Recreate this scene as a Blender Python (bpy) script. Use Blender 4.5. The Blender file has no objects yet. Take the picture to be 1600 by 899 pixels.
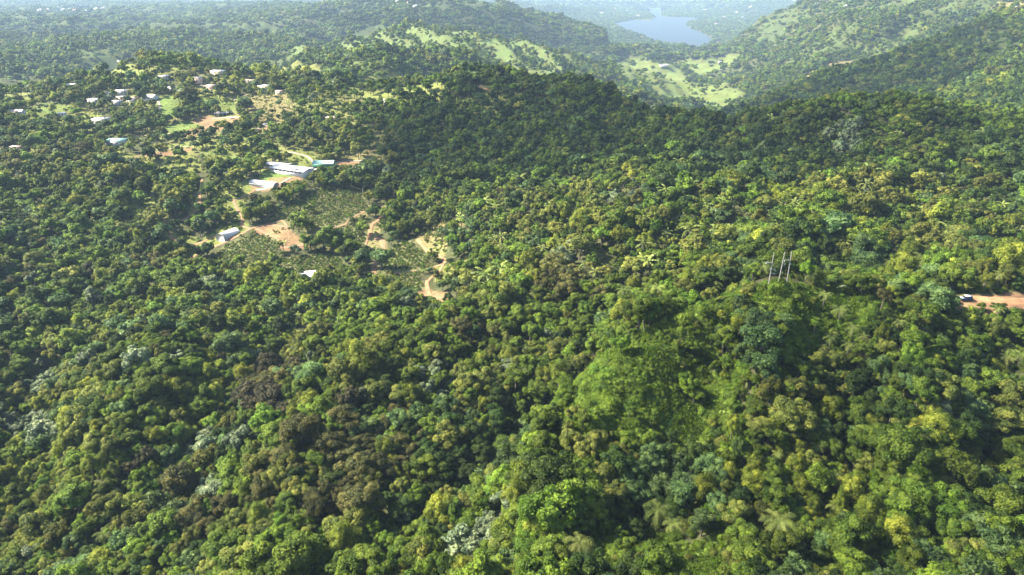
SHADE_CLOUDS = [(840,215,165,150,.3,1,'grey-white cumulus cloud placed unseen to shade the dark middle hill',.56),(1340,200,130,85,-.2,2,'grey-white cumulus cloud placed unseen to shade the right-hand ridge',.66),
 (1440,680,95,80,.1,3,'thin white cloud placed unseen to shade the lower right forest',.84),
 (1400,125,420,170,.45,5,'large cumulus cloud placed unseen to shade the right-hand mountain',.56),(700,25,500,350,0,6,'wide cumulus cloud placed unseen to shade the far central hill',.72),(60,60,400,200,.2,8,'wide cumulus cloud placed unseen to shade the far left hills',.78)]
import bpy, math, random
import numpy as np
R = math.radians
rng = np.random.default_rng(7)
random.seed(7)
scene = bpy.context.scene
COL = scene.collection

# ------------------------------------------------------------------ camera model (photo pixels 1600x899)
F, CX, CY, PITCH = 1081.0, 800.0, 449.5, R(24.16)
SP, CP = math.sin(PITCH), math.cos(PITCH)
def ray(u, v):
    yv = (CY - v) / F
    return (u - CX) / F, CP + yv * SP, -SP + yv * CP
def ctl(u, v, Y):
    dx, dy, dz = ray(u, v)
    return dx / dy, math.log(Y), Y * dz / dy
def project(x, y, z):
    c = y * CP - z * SP
    up = y * SP + z * CP
    return CX + F * x / c, CY - F * up / c

# ------------------------------------------------------------------ noise
_P = np.random.default_rng(11).random((256, 256)).astype(np.float32)
def vnoise(x, y):
    xi = np.floor(x).astype(np.int64); yi = np.floor(y).astype(np.int64)
    fx = x - xi; fy = y - yi
    fx = fx * fx * (3 - 2 * fx); fy = fy * fy * (3 - 2 * fy)
    a = _P[xi & 255, yi & 255]; b = _P[(xi + 1) & 255, yi & 255]
    c = _P[xi & 255, (yi + 1) & 255]; d = _P[(xi + 1) & 255, (yi + 1) & 255]
    return (a + (b - a) * fx) * (1 - fy) + (c + (d - c) * fx) * fy
def fbm(x, y, s, o=4, off=0.0):
    t = 0; amp = 1; n = 0
    for k in range(o):
        c, q = math.cos(k * 1.1), math.sin(k * 1.1)
        t = t + amp * (vnoise((c * x - q * y) / s + 17.3 * k + off, (q * x + c * y) / s - 9.1 * k + off) * 2 - 1)
        n += amp; amp *= .5; s *= .5
    return t / n
def ridged(x, y, s, o=4, off=0.0):
    t = 0; amp = 1; n = 0
    for k in range(o):
        c, q = math.cos(k * .9 + .4), math.sin(k * .9 + .4)
        t = t + amp * (1 - abs(vnoise((c * x - q * y) / s + 31.7 * k + off, (q * x + c * y) / s + 5.3 * k + off) * 2 - 1))
        n += amp; amp *= .5; s *= .5
    return t / n

# ------------------------------------------------------------------ terrain: pixel + distance controls
CTL = [
 # foreground, right
 (1000,850,119),(1250,850,121),(1500,850,124),(1580,700,158),(1300,700,156),(1450,600,182),(1590,600,182),(1350,540,198),
 (1100,750,148),(1080,650,172),(1100,560,196),(1150,500,211),(1220,452,222),(1180,454,221),(1280,460,222),(1350,466,226),(1420,470,228),(1500,468,232),(1590,468,233),
 (1590,520,212),(1480,500,217),
 (1120,476,217),(1060,499,211),(1000,530,204),(950,558,196),(900,600,184),(860,640,174),(880,720,154),(800,780,142),
 (750,850,134),(600,850,144),(450,850,152),(300,850,162),(150,850,170),(20,850,180),
 (650,700,190),(500,700,198),(350,700,206),(180,700,216),(20,700,226),
 (780,620,216),(650,600,232),(500,600,242),(350,600,252),(180,600,262),(20,600,270),
 (850,560,244),(880,520,262),(800,520,268),(700,520,280),(560,520,290),(400,520,300),(250,520,310),(100,520,320),(10,520,324),
 # behind the spur
 (1130,415,284),(1220,405,290),(1350,405,292),(1480,400,294),(1590,395,296),(1040,450,272),(960,490,262),(1100,440,270),
 # lit belt
 (1590,340,350),(1450,345,345),(1300,345,350),(1150,345,360),(1000,350,366),(900,380,350),(850,430,320),(780,400,372),
 (1590,290,400),(1500,270,420),(1400,290,405),(1280,300,400),(1150,286,425),(1050,290,436),(950,308,428),(860,320,425),(770,330,430),
 # farm basin
 (700,470,330),(600,455,345),(478,436,372),(380,450,370),(250,450,372),(100,450,374),(10,450,375),
 (690,400,400),(620,400,408),(560,390,420),(460,380,440),(357,368,452),(280,375,446),(180,380,440),(60,390,425),
 (700,335,470),(600,335,482),(510,320,492),(420,320,500),(320,310,505),(220,320,490),(100,330,478),(10,330,470),
 (590,258,590),(507,262,560),(450,270,548),(413,290,528),(320,262,560),(200,270,540),(80,270,545),(10,270,540),
 (590,200,660),(500,200,680),(400,198,680),(285,200,670),(180,222,620),(60,215,620),
 (500,150,790),(415,150,780),(330,150,790),(200,160,760),(100,160,760),(20,178,700),
 (500,124,880),(400,116,900),(300,98,950),(228,95,950),(180,104,930),(110,132,860),(40,145,840),(2,150,830),
 # dark slope and crest
 (700,290,520),(850,290,500),(950,275,500),(1080,265,500),(1200,272,470),(700,240,600),(850,240,590),(1000,240,570),(1120,245,540),
 (640,190,700),(800,180,720),(950,190,680),(560,135,860),(640,125,880),(740,116,870),(830,122,830),(910,126,800),(960,150,740),(1030,180,690),(1090,192,650),
 (1150,196,610),(1230,178,590),(1320,164,575),(1400,154,570),(1480,166,545),(1540,190,510),(1598,215,480),
 (1200,230,530),(1350,220,500),(1500,235,460),(1590,250,440),
 # hidden valley behind crests then far hills
 (600,105,1250),(540,118,1150),(700,105,1350),
 (1000,150,1400),(1150,178,1150),(1090,168,1500),(1050,140,2000),(1130,140,2100),(1100,110,2700),(980,115,2100),
 (1150,172,1150),(1220,145,1220),(1290,118,1300),(1420,78,1450),(1500,50,1500),(1560,22,1500),(1600,2,1480),
 (1300,150,1150),(1450,120,1150),(1590,80,1150),(1500,150,950),(1590,160,800),(1590,190,640),
 (1160,130,2000),(1250,90,2100),(1350,60,2100),(1130,90,2900),(1180,60,3000),(1250,25,3000),(1270,3,3100),(1400,5,2500),(1500,3,2200),
 # ribbed hill
 (440,100,1700),(500,75,1850),(620,56,1950),(740,60,1950),(830,78,1950),(900,95,1950),(760,100,1650),(650,90,1600),(860,112,1700),
 # big hill behind
 (950,85,2700),(1050,78,3400),(980,60,3500),(900,42,3600),(800,18,3700),(700,4,3600),(600,10,3500),(520,22,3400),(700,40,2800),(600,45,2700),(850,70,2700),(450,45,3000),
 # lake surroundings
 (1080,66,4500),(1000,68,4450),(1120,55,4900),(1040,40,5900),(950,30,6800),(1100,30,6900),(1010,16,8800),(860,18,7500),(760,6,8500),(1180,22,7200),(1220,5,9500),(1100,4,10500),(950,3,11000),
 # far left
 (50,120,1500),(150,95,1700),(50,90,2100),(180,60,2600),(350,90,1800),(300,60,2600),(350,35,3600),(200,30,4000),(50,50,3000),(50,20,5000),(200,10,6500),(350,8,6500),(20,3,9000),(480,3,8000),
]
FREE = [ # a, Y, z : ground the frame cuts off, or ground a ridge hides
 (-1.0,60,-160),(-.5,60,-135),(0,60,-112),(.5,60,-104),(1.0,60,-104),(-1.25,200,-170),(1.25,200,-100),(1.2,110,-112),(-1.25,110,-170),
 (0,32,-100),(-1,32,-160),(1,32,-100),(-1.2,400,-155),(1.2,400,-130),(-1.1,900,-130),(1.1,900,-60),(-1.1,2500,-220),(1.1,2500,60),(.8,2400,20),(.72,2700,20),
 (.42,700,-160),(.25,760,-190),(.12,900,-210),(0,1050,-210),(-.15,1080,-190),(-.3,1150,-190),(-.5,1150,-190),(-.65,1100,-190),
 (.55,650,-130),(-.1,1300,-200),(.3,1000,-240),(.5,1900,-230),(.1,2300,-300),(-.2,2300,-260),
 (.1,475,-150),(.3,462,-144),(.0,470,-153),(.42,455,-137),(.35,248,-122),(.5,250,-119),(.65,255,-120),(.2,235,-117),
 (.33,1500,-265),(.42,1650,-255),(.52,1800,-230),(.62,1800,-160),(.28,1350,-275),
 (-.8,12000,-300),(-.3,12000,-280),(.2,12000,-280),(.8,12000,-200),(0,21000,-330),(.8,21000,-300),(-.8,21000,-330),
]
def lowered(c):
    a, b, z = ctl(*c)
    bare = (c[0] >= 1180 and 218 <= c[2] <= 234 and 450 <= c[1] <= 472) or c[2] > 1600
    return a, b, z - (0 if bare else 5.0)          # the picture shows the canopy, the ground lies under it
pts = [lowered(c) for c in CTL] + [(a, math.log(Y), z) for a, Y, z in FREE]
pts = np.array(pts)
# remove near-duplicates
keep = []
for i, p in enumerate(pts):
    if all((1.6 * (p[0] - pts[j][0])) ** 2 + (p[1] - pts[j][1]) ** 2 > .0006 for j in keep): keep.append(i)
pts = pts[keep]
KA, C2 = 1.6, .05 ** 2
def feat(a, b): return np.stack([a * KA, b], -1)
P = feat(pts[:, 0], pts[:, 1])
# interpolate depression slope z/Y : well scaled at every distance
sl = pts[:, 2] / np.exp(pts[:, 1])
def kern(d2): return np.sqrt(d2 + C2)
D = kern(((P[:, None] - P[None]) ** 2).sum(-1))
n = len(P)
A = np.zeros((n + 3, n + 3)); A[:n, :n] = D - np.eye(n) * .004
A[:n, n] = 1; A[:n, n + 1:] = P; A[n, :n] = 1; A[n + 1:, :n] = P.T
W = np.linalg.solve(A, np.concatenate([sl, [0, 0, 0]]))

NA, NB = 561, 960
AV = np.linspace(-1.3, 1.3, NA); BV = np.linspace(math.log(32), math.log(21500), NB)
AG, BG = np.meshgrid(AV, BV)
S = np.zeros(AG.shape)
fa = feat(AG, BG)
for k in range(n): S += W[k] * kern((fa[..., 0] - P[k, 0]) ** 2 + (fa[..., 1] - P[k, 1]) ** 2)
S += W[n] + fa[..., 0] * W[n + 1] + fa[..., 1] * W[n + 2]
YG = np.exp(BG); XG = AG * YG
ZG = S * YG
def sm(x, a, b):
    t = np.clip((x - a) / (b - a), 0, 1); return t * t * (3 - 2 * t)
# fractal relief, growing with distance
ZG += fbm(XG, YG, 55, 3) * (2.0 + 4.5 * sm(YG, 120, 600))
far = sm(YG, 900, 1900)
rib = sm(AG, -.36, -.26) * (1 - sm(AG, .06, .14)) * sm(YG, 1480, 1640) * (1 - sm(YG, 1960, 2060))
dkr = sm(AG, .24, .36) * sm(YG, 950, 1100) * (1 - sm(YG, 1650, 1900))       # the dark ridge on the right keeps a clean crest
ZG += (ridged(XG, YG, 420, 4, 3.3) - .62) * 125 * far * (1 - .4 * sm(YG, 4000, 8000)) * (1 - .85 * rib) * (1 - .7 * dkr)
ZG += (ridged(XG, YG, 150, 3, 13.3) - .6) * 26 * sm(YG, 1000, 1700) * (1 - sm(YG, 4000, 6000))
PH = (XG + .55 * (YG - 1900) + 70 * fbm(XG, YG, 240, 2, 1.9)) / 128.0
PH = PH - np.floor(PH)
TRI = np.where(PH < .62, PH / .62, (1 - PH) / .38)           # long lit flank, short shaded flank
ZG += (TRI - .55) * 46 * rib
ZG += (ridged(XG, YG, 1400, 3, 8.1) - .6) * 260 * sm(YG, 5500, 9000)
# spurs and gullies : (photo u, v, distance) along the line, height, half width
SPURS = [([(1222,452,222),(1180,455,220),(1120,473,216),(1050,500,210),(985,532,203),(930,565,193),(880,610,180),(850,655,169)], 3.5, 13),
 ([(1100,440,246),(1010,470,238),(930,505,230),(870,560,215),(820,620,198),(790,690,176)], -9, 14),
 ([(1212,520,204),(1190,600,183),(1150,700,160),(1120,800,138)], 5.5, 10), ([(1100,560,196),(1075,640,174),(1040,720,155),(1000,800,134)], -5, 11),
 ([(1385,530,206),(1400,560,198),(1430,660,172),(1440,800,136)], 5.5, 11), ([(1285,520,208),(1300,640,176),(1310,780,140)], -4, 12), ([(1540,540,204),(1560,660,172),(1590,800,138)], -6, 12),
 ([(720,480,284),(640,560,254),(560,640,230),(480,740,190),(420,860,150)], 9, 17), ([(840,640,200),(770,720,174),(700,820,144)], -8, 16),
 ([(300,500,318),(240,600,266),(170,720,214),(110,840,174)], 8, 17), ([(430,540,288),(350,640,244),(300,760,190)], -8, 16), ([(60,560,290),(30,680,232),(0,800,186)], -8, 18),
 ([(1000,350,362),(930,390,338),(860,440,312)], 6, 15), ([(1300,345,350),(1240,380,318),(1180,420,285)], 5, 14), ([(1150,350,356),(1080,390,330),(1010,440,296)], -6, 14)]
for line, hgt, wd in SPURS:
    L_ = []
    for u, v, Y in line:
        a_, b_, z_ = ctl(u, v, Y); L_.append((a_ * Y, Y))
    xs_ = [q[0] for q in L_]; ys_ = [q[1] for q in L_]
    m_ = (XG > min(xs_) - 3 * wd) & (XG < max(xs_) + 3 * wd) & (YG > min(ys_) - 3 * wd) & (YG < max(ys_) + 3 * wd)
    X_, Y_ = XG[m_], YG[m_]; d2 = np.full(X_.shape, 1e12)
    X_ = X_ + 7 * fbm(X_, Y_, 40, 2, 3.0)
    for (xa, ya), (xb, yb) in zip(L_[:-1], L_[1:]):
        t = np.clip(((X_ - xa) * (xb - xa) + (Y_ - ya) * (yb - ya)) / ((xb - xa) ** 2 + (yb - ya) ** 2), 0, 1)
        d2 = np.minimum(d2, (X_ - xa - t * (xb - xa)) ** 2 + (Y_ - ya - t * (yb - ya)) ** 2)
    ZG[m_] += hgt * np.exp(-d2 / wd ** 2) * (1 - .0 * d2)
ZG += (ridged(XG, YG, 130, 3, 6.1) - .6) * 13 * sm(YG, 300, 480) * (1 - sm(YG, 900, 1100)) * sm(XG, -140, 40)
# lake bed
LAKE_Z = -358.0
def on_plane(u, v, z):
    dx, dy, dz = ray(u, v); t = z / dz
    return dx * t, dy * t
def inpoly(x, y, poly):
    r = np.zeros(x.shape, bool); m = len(poly); j = m - 1
    for i in range(m):
        xi, yi = poly[i]; xj, yj = poly[j]
        c = ((yi > y) != (yj > y)) & (x < (xj - xi) * (y - yi) / (yj - yi + 1e-12) + xi)
        r ^= c; j = i
    return r
LAKE_PX = [(958,37),(990,31),(1015,32),(1024,27),(1015,20),(1003,14),(1035,13),(1034,25),(1050,27),(1075,27),(1105,29),(1090,31),(1073,36),(1078,44),(1095,50),(1115,61),(1110,69),(1096,70),(1103,78),(1086,75),(1070,70),(1045,70),(1022,64),(1000,54),(980,49)]
LAKE = [on_plane(u, v, LAKE_Z) for u, v in LAKE_PX]
lx = np.array([p[0] for p in LAKE]); ly = np.array([p[1] for p in LAKE])
inl = inpoly(XG, YG, LAKE)
def dist_poly(x, y, poly):
    d = np.full(x.shape, 1e18)
    for i in range(len(poly)):
        x0, y0 = poly[i - 1]; x1, y1 = poly[i]
        t = np.clip(((x - x0) * (x1 - x0) + (y - y0) * (y1 - y0)) / ((x1 - x0) ** 2 + (y1 - y0) ** 2 + 1e-9), 0, 1)
        d = np.minimum(d, (x - x0 - t * (x1 - x0)) ** 2 + (y - y0 - t * (y1 - y0)) ** 2)
    return np.sqrt(d)
msk = (YG > 3300) & (YG < 13000) & (AG > -.1) & (AG < .55)
dl = np.full(XG.shape, 1e9); dl[msk] = dist_poly(XG[msk], YG[msk], LAKE)
w = 1 - sm(dl, 150, 900)
shore = LAKE_Z + 3 + np.clip(dl, 0, 900) * .035 + fbm(XG, YG, 160, 3) * 6
ZG = np.where(msk & ~inl, ZG * (1 - w) + shore * w, ZG)
ZG = np.where(~inl & (dl < 1500), np.maximum(ZG, LAKE_Z + 2.5), ZG)
# in front of the lake nothing may rise into its line of sight
sight = (AG > .13) & (AG < .30) & (YG > 2300) & (YG < 4700)
ZG = np.where(sight, np.maximum(np.minimum(ZG, YG * (-.0835) - 10), np.where(YG > ly.min() - 330, LAKE_Z + 2.5, -999)), ZG)
ZG = np.where(inl, LAKE_Z - 8, ZG)

ZG = np.where(ZG > 0, 150 * np.tanh(ZG / 150), ZG); ZG = np.maximum(ZG, -380)
RUN = np.maximum.accumulate(ZG / YG, axis=0)          # horizon seen from the camera, per bearing
def grid_ij(x, y):
    a = x / y; b = np.log(y)
    return (b - BV[0]) / (BV[1] - BV[0]), (a - AV[0]) / (AV[1] - AV[0])
def bil(G, x, y):
    i, j = grid_ij(np.asarray(x, float), np.asarray(y, float))
    i = np.clip(i, 0, NB - 1.001); j = np.clip(j, 0, NA - 1.001)
    i0 = i.astype(int); j0 = j.astype(int); fi = i - i0; fj = j - j0
    return (G[i0, j0] * (1 - fi) * (1 - fj) + G[i0 + 1, j0] * fi * (1 - fj) + G[i0, j0 + 1] * (1 - fi) * fj + G[i0 + 1, j0 + 1] * fi * fj)
def ground(x, y): return bil(ZG, x, y)
def gz(x, y): return float(ground(np.array([x]), np.array([y]))[0])
def px(u, v):
    """where the photo's line of sight through (u, v) meets the ground"""
    dx, dy, dz = ray(u, v)
    a = dx / dy; s = dz / dy
    j = (a - AV[0]) / (AV[1] - AV[0]); j0 = int(j); fj = j - j0
    col = (ZG[:, j0] * (1 - fj) + ZG[:, j0 + 1] * fj) / YG[:, 0]
    hit = np.nonzero(col >= s)[0]
    if len(hit) == 0: i = NB - 2; t = 0
    else:
        i = max(hit[0], 1) - 1
        t = (s - col[i]) / (col[i + 1] - col[i] + 1e-12); t = min(max(t, 0), 1)
    Y = math.exp(BV[i] + t * (BV[1] - BV[0]))
    return a * Y, Y, gz(a * Y, Y)
# ------------------------------------------------------------------ object helpers
def tag(o, label=None, cat=None, group=None, kind=None):
    if label: o['label'] = label
    if cat: o['category'] = cat
    if group: o['group'] = group
    if kind: o['kind'] = kind
    return o
def link(o, parent=None):
    COL.objects.link(o)
    if parent is not None: o.parent = parent
    return o
def empty(name, loc=(0, 0, 0), rz=0.0, **k):
    o = bpy.data.objects.new(name, None); o.location = loc; o.rotation_euler = (0, 0, rz); o.empty_display_size = .5
    return tag(link(o), **k)
def mesh_np(name, V, Fq, mats=(), normals=None, v=None, smooth=False, mi=None):
    """V (n,3), Fq (m,k) with constant k, or a list of such arrays"""
    fl = Fq if isinstance(Fq, list) else [Fq]
    if normals is not None:          # face every polygon the way its shading normal looks
        V = np.asarray(V, float); nn_ = np.asarray(normals); g = []
        for f in fl:
            fn = np.cross(V[f[:, 1]] - V[f[:, 0]], V[f[:, 2]] - V[f[:, 0]]); flip = (fn * nn_[f].mean(1)).sum(1) < 0
            f = f.copy(); f[flip] = f[flip][:, ::-1]; g.append(f)
        fl = g
    me = bpy.data.meshes.new(name)
    me.vertices.add(len(V)); me.vertices.foreach_set('co', np.asarray(V, np.float32).ravel())
    tot = sum(f.size for f in fl); cnt = sum(len(f) for f in fl)
    me.loops.add(tot); me.loops.foreach_set('vertex_index', np.concatenate([f.ravel() for f in fl]).astype(np.int32))
    st = []; o = 0
    for f in fl:
        st.append(o + np.arange(len(f)) * f.shape[1]); o += f.size
    me.polygons.add(cnt); me.polygons.foreach_set('loop_start', np.concatenate(st).astype(np.int32))
    if mi is not None: me.polygons.foreach_set('material_index', np.asarray(mi, np.int32))
    for m in mats: me.materials.append(m)
    me.update(calc_edges=True)
    if smooth or normals is not None: me.polygons.foreach_set('use_smooth', np.ones(cnt, bool))
    if v is not None:
        at = me.attributes.new('v', 'FLOAT', 'POINT'); at.data.foreach_set('value', np.asarray(v, np.float32))
    if normals is not None: me.normals_split_custom_set_from_vertices(np.asarray(normals, np.float32).tolist())
    me.validate(clean_customdata=False)
    return me

# ------------------------------------------------------------------ materials
def newmat(name):
    m = bpy.data.materials.new(name); m.use_nodes = True
    nt = m.node_tree; nt.nodes.clear()
    out = nt.nodes.new('ShaderNodeOutputMaterial')
    return m, nt, out
def N(nt, t, **k):
    n = nt.nodes.new(t)
    for a, b in k.items():
        if a.startswith('i_'): n.inputs[a[2:].replace('_', ' ')].default_value = b
        elif a.startswith('n') and a[1:].isdigit(): n.inputs[int(a[1:])].default_value = b
        else: setattr(n, a, b)
    return n
def rgb(c): return (c[0], c[1], c[2], 1)
def leaf_mat(name, col, rough=.55, hue=.011, val=.35, trans=.42, gain=1.0):
    m, nt, out = newmat(name); L = nt.links.new
    at = N(nt, 'ShaderNodeAttribute', attribute_name='v')
    oi = N(nt, 'ShaderNodeObjectInfo')
    mr = N(nt, 'ShaderNodeMapRange', n1=0.0, n2=1.0, n3=.58, n4=1.5); L(at.outputs['Fac'], mr.inputs[0])
    hv = N(nt, 'ShaderNodeMapRange', n1=0.0, n2=1.0, n3=.5 - hue, n4=.5 + hue); L(oi.outputs['Random'], hv.inputs[0])
    m2 = N(nt, 'ShaderNodeMath', operation='MULTIPLY', n1=7.31); L(oi.outputs['Random'], m2.inputs[0])
    fr = N(nt, 'ShaderNodeMath', operation='FRACT'); L(m2.outputs[0], fr.inputs[0])
    vv = N(nt, 'ShaderNodeMapRange', n1=0.0, n2=1.0, n3=1 - val, n4=1 + val); L(fr.outputs[0], vv.inputs[0])
    vm = N(nt, 'ShaderNodeMath', operation='MULTIPLY'); L(mr.outputs[0], vm.inputs[0]); L(vv.outputs[0], vm.inputs[1])
    hs = N(nt, 'ShaderNodeHueSaturation'); mc = N(nt, 'ShaderNodeMix', data_type='RGBA'); L(at.outputs['Fac'], mc.inputs[0])
    mc.inputs[6].default_value = rgb((col[0] * .82, col[1] * .95, col[2] * .95)); mc.inputs[7].default_value = rgb((col[0] * 1.22, col[1] * 1.08, col[2])); L(mc.outputs[2], hs.inputs['Color'])
    L(hv.outputs[0], hs.inputs['Hue']); L(vm.outputs[0], hs.inputs['Value'])
    bs = N(nt, 'ShaderNodeBsdfPrincipled', i_Roughness=rough)
    bs.inputs['Specular IOR Level'].default_value = .12
    L(hs.outputs[0], bs.inputs['Base Color'])
    tr = N(nt, 'ShaderNodeBsdfTranslucent'); L(hs.outputs[0], tr.inputs[0])
    mx = N(nt, 'ShaderNodeMixShader', n0=trans); L(bs.outputs[0], mx.inputs[1]); L(tr.outputs[0], mx.inputs[2])
    L(mx.outputs[0], out.inputs[0])
    return m
def plain(name, col, rough=.7, noise=.25, scale=1.0, metal=0.0, bump=0.0):
    m, nt, out = newmat(name); L = nt.links.new
    tc = N(nt, 'ShaderNodeTexCoord'); nz = N(nt, 'ShaderNodeTexNoise', i_Scale=scale, i_Detail=5.0, i_Roughness=.6)
    L(tc.outputs['Object'], nz.inputs['Vector'])
    mr = N(nt, 'ShaderNodeMapRange', n1=.25, n2=.75, n3=1 - noise, n4=1 + noise); L(nz.outputs[0], mr.inputs[0])
    hs = N(nt, 'ShaderNodeHueSaturation'); hs.inputs['Color'].default_value = rgb(col); L(mr.outputs[0], hs.inputs['Value'])
    bs = N(nt, 'ShaderNodeBsdfPrincipled', i_Roughness=rough, i_Metallic=metal); L(hs.outputs[0], bs.inputs['Base Color'])
    if bump:
        bp = N(nt, 'ShaderNodeBump', i_Strength=bump, i_Distance=.1); L(nz.outputs[0], bp.inputs['Height']); L(bp.outputs[0], bs.inputs['Normal'])
    L(bs.outputs[0], out.inputs[0])
    return m
def ground_mat():
    m, nt, out = newmat('ground_earth_and_undergrowth'); L = nt.links.new
    at = N(nt, 'ShaderNodeAttribute', attribute_name='gcol')
    ge = N(nt, 'ShaderNodeNewGeometry')
    n1 = N(nt, 'ShaderNodeTexNoise', i_Scale=.35, i_Detail=8.0, i_Roughness=.7); L(ge.outputs['Position'], n1.inputs['Vector'])
    n2 = N(nt, 'ShaderNodeTexNoise', i_Scale=.03, i_Detail=5.0); L(ge.outputs['Position'], n2.inputs['Vector'])
    a = N(nt, 'ShaderNodeMapRange', n1=.3, n2=.7, n3=.55, n4=1.45); L(n1.outputs[0], a.inputs[0])
    b = N(nt, 'ShaderNodeMapRange', n1=.3, n2=.7, n3=.75, n4=1.25); L(n2.outputs[0], b.inputs[0])
    mm = N(nt, 'ShaderNodeMath', operation='MULTIPLY'); L(a.outputs[0], mm.inputs[0]); L(b.outputs[0], mm.inputs[1])
    hs = N(nt, 'ShaderNodeHueSaturation'); L(at.outputs['Color'], hs.inputs['Color']); L(mm.outputs[0], hs.inputs['Value'])
    hh = N(nt, 'ShaderNodeMapRange', n1=.3, n2=.7, n3=.48, n4=.52); L(n2.outputs[0], hh.inputs[0]); L(hh.outputs[0], hs.inputs['Hue'])
    bs = N(nt, 'ShaderNodeBsdfPrincipled', i_Roughness=.95); bs.inputs['Specular IOR Level'].default_value = .1
    bp = N(nt, 'ShaderNodeBump', i_Strength=.9, i_Distance=.6); L(n1.outputs[0], bp.inputs['Height']); L(bp.outputs[0], bs.inputs['Normal'])
    L(hs.outputs[0], bs.inputs['Base Color']); L(bs.outputs[0], out.inputs[0])
    return m

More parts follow.
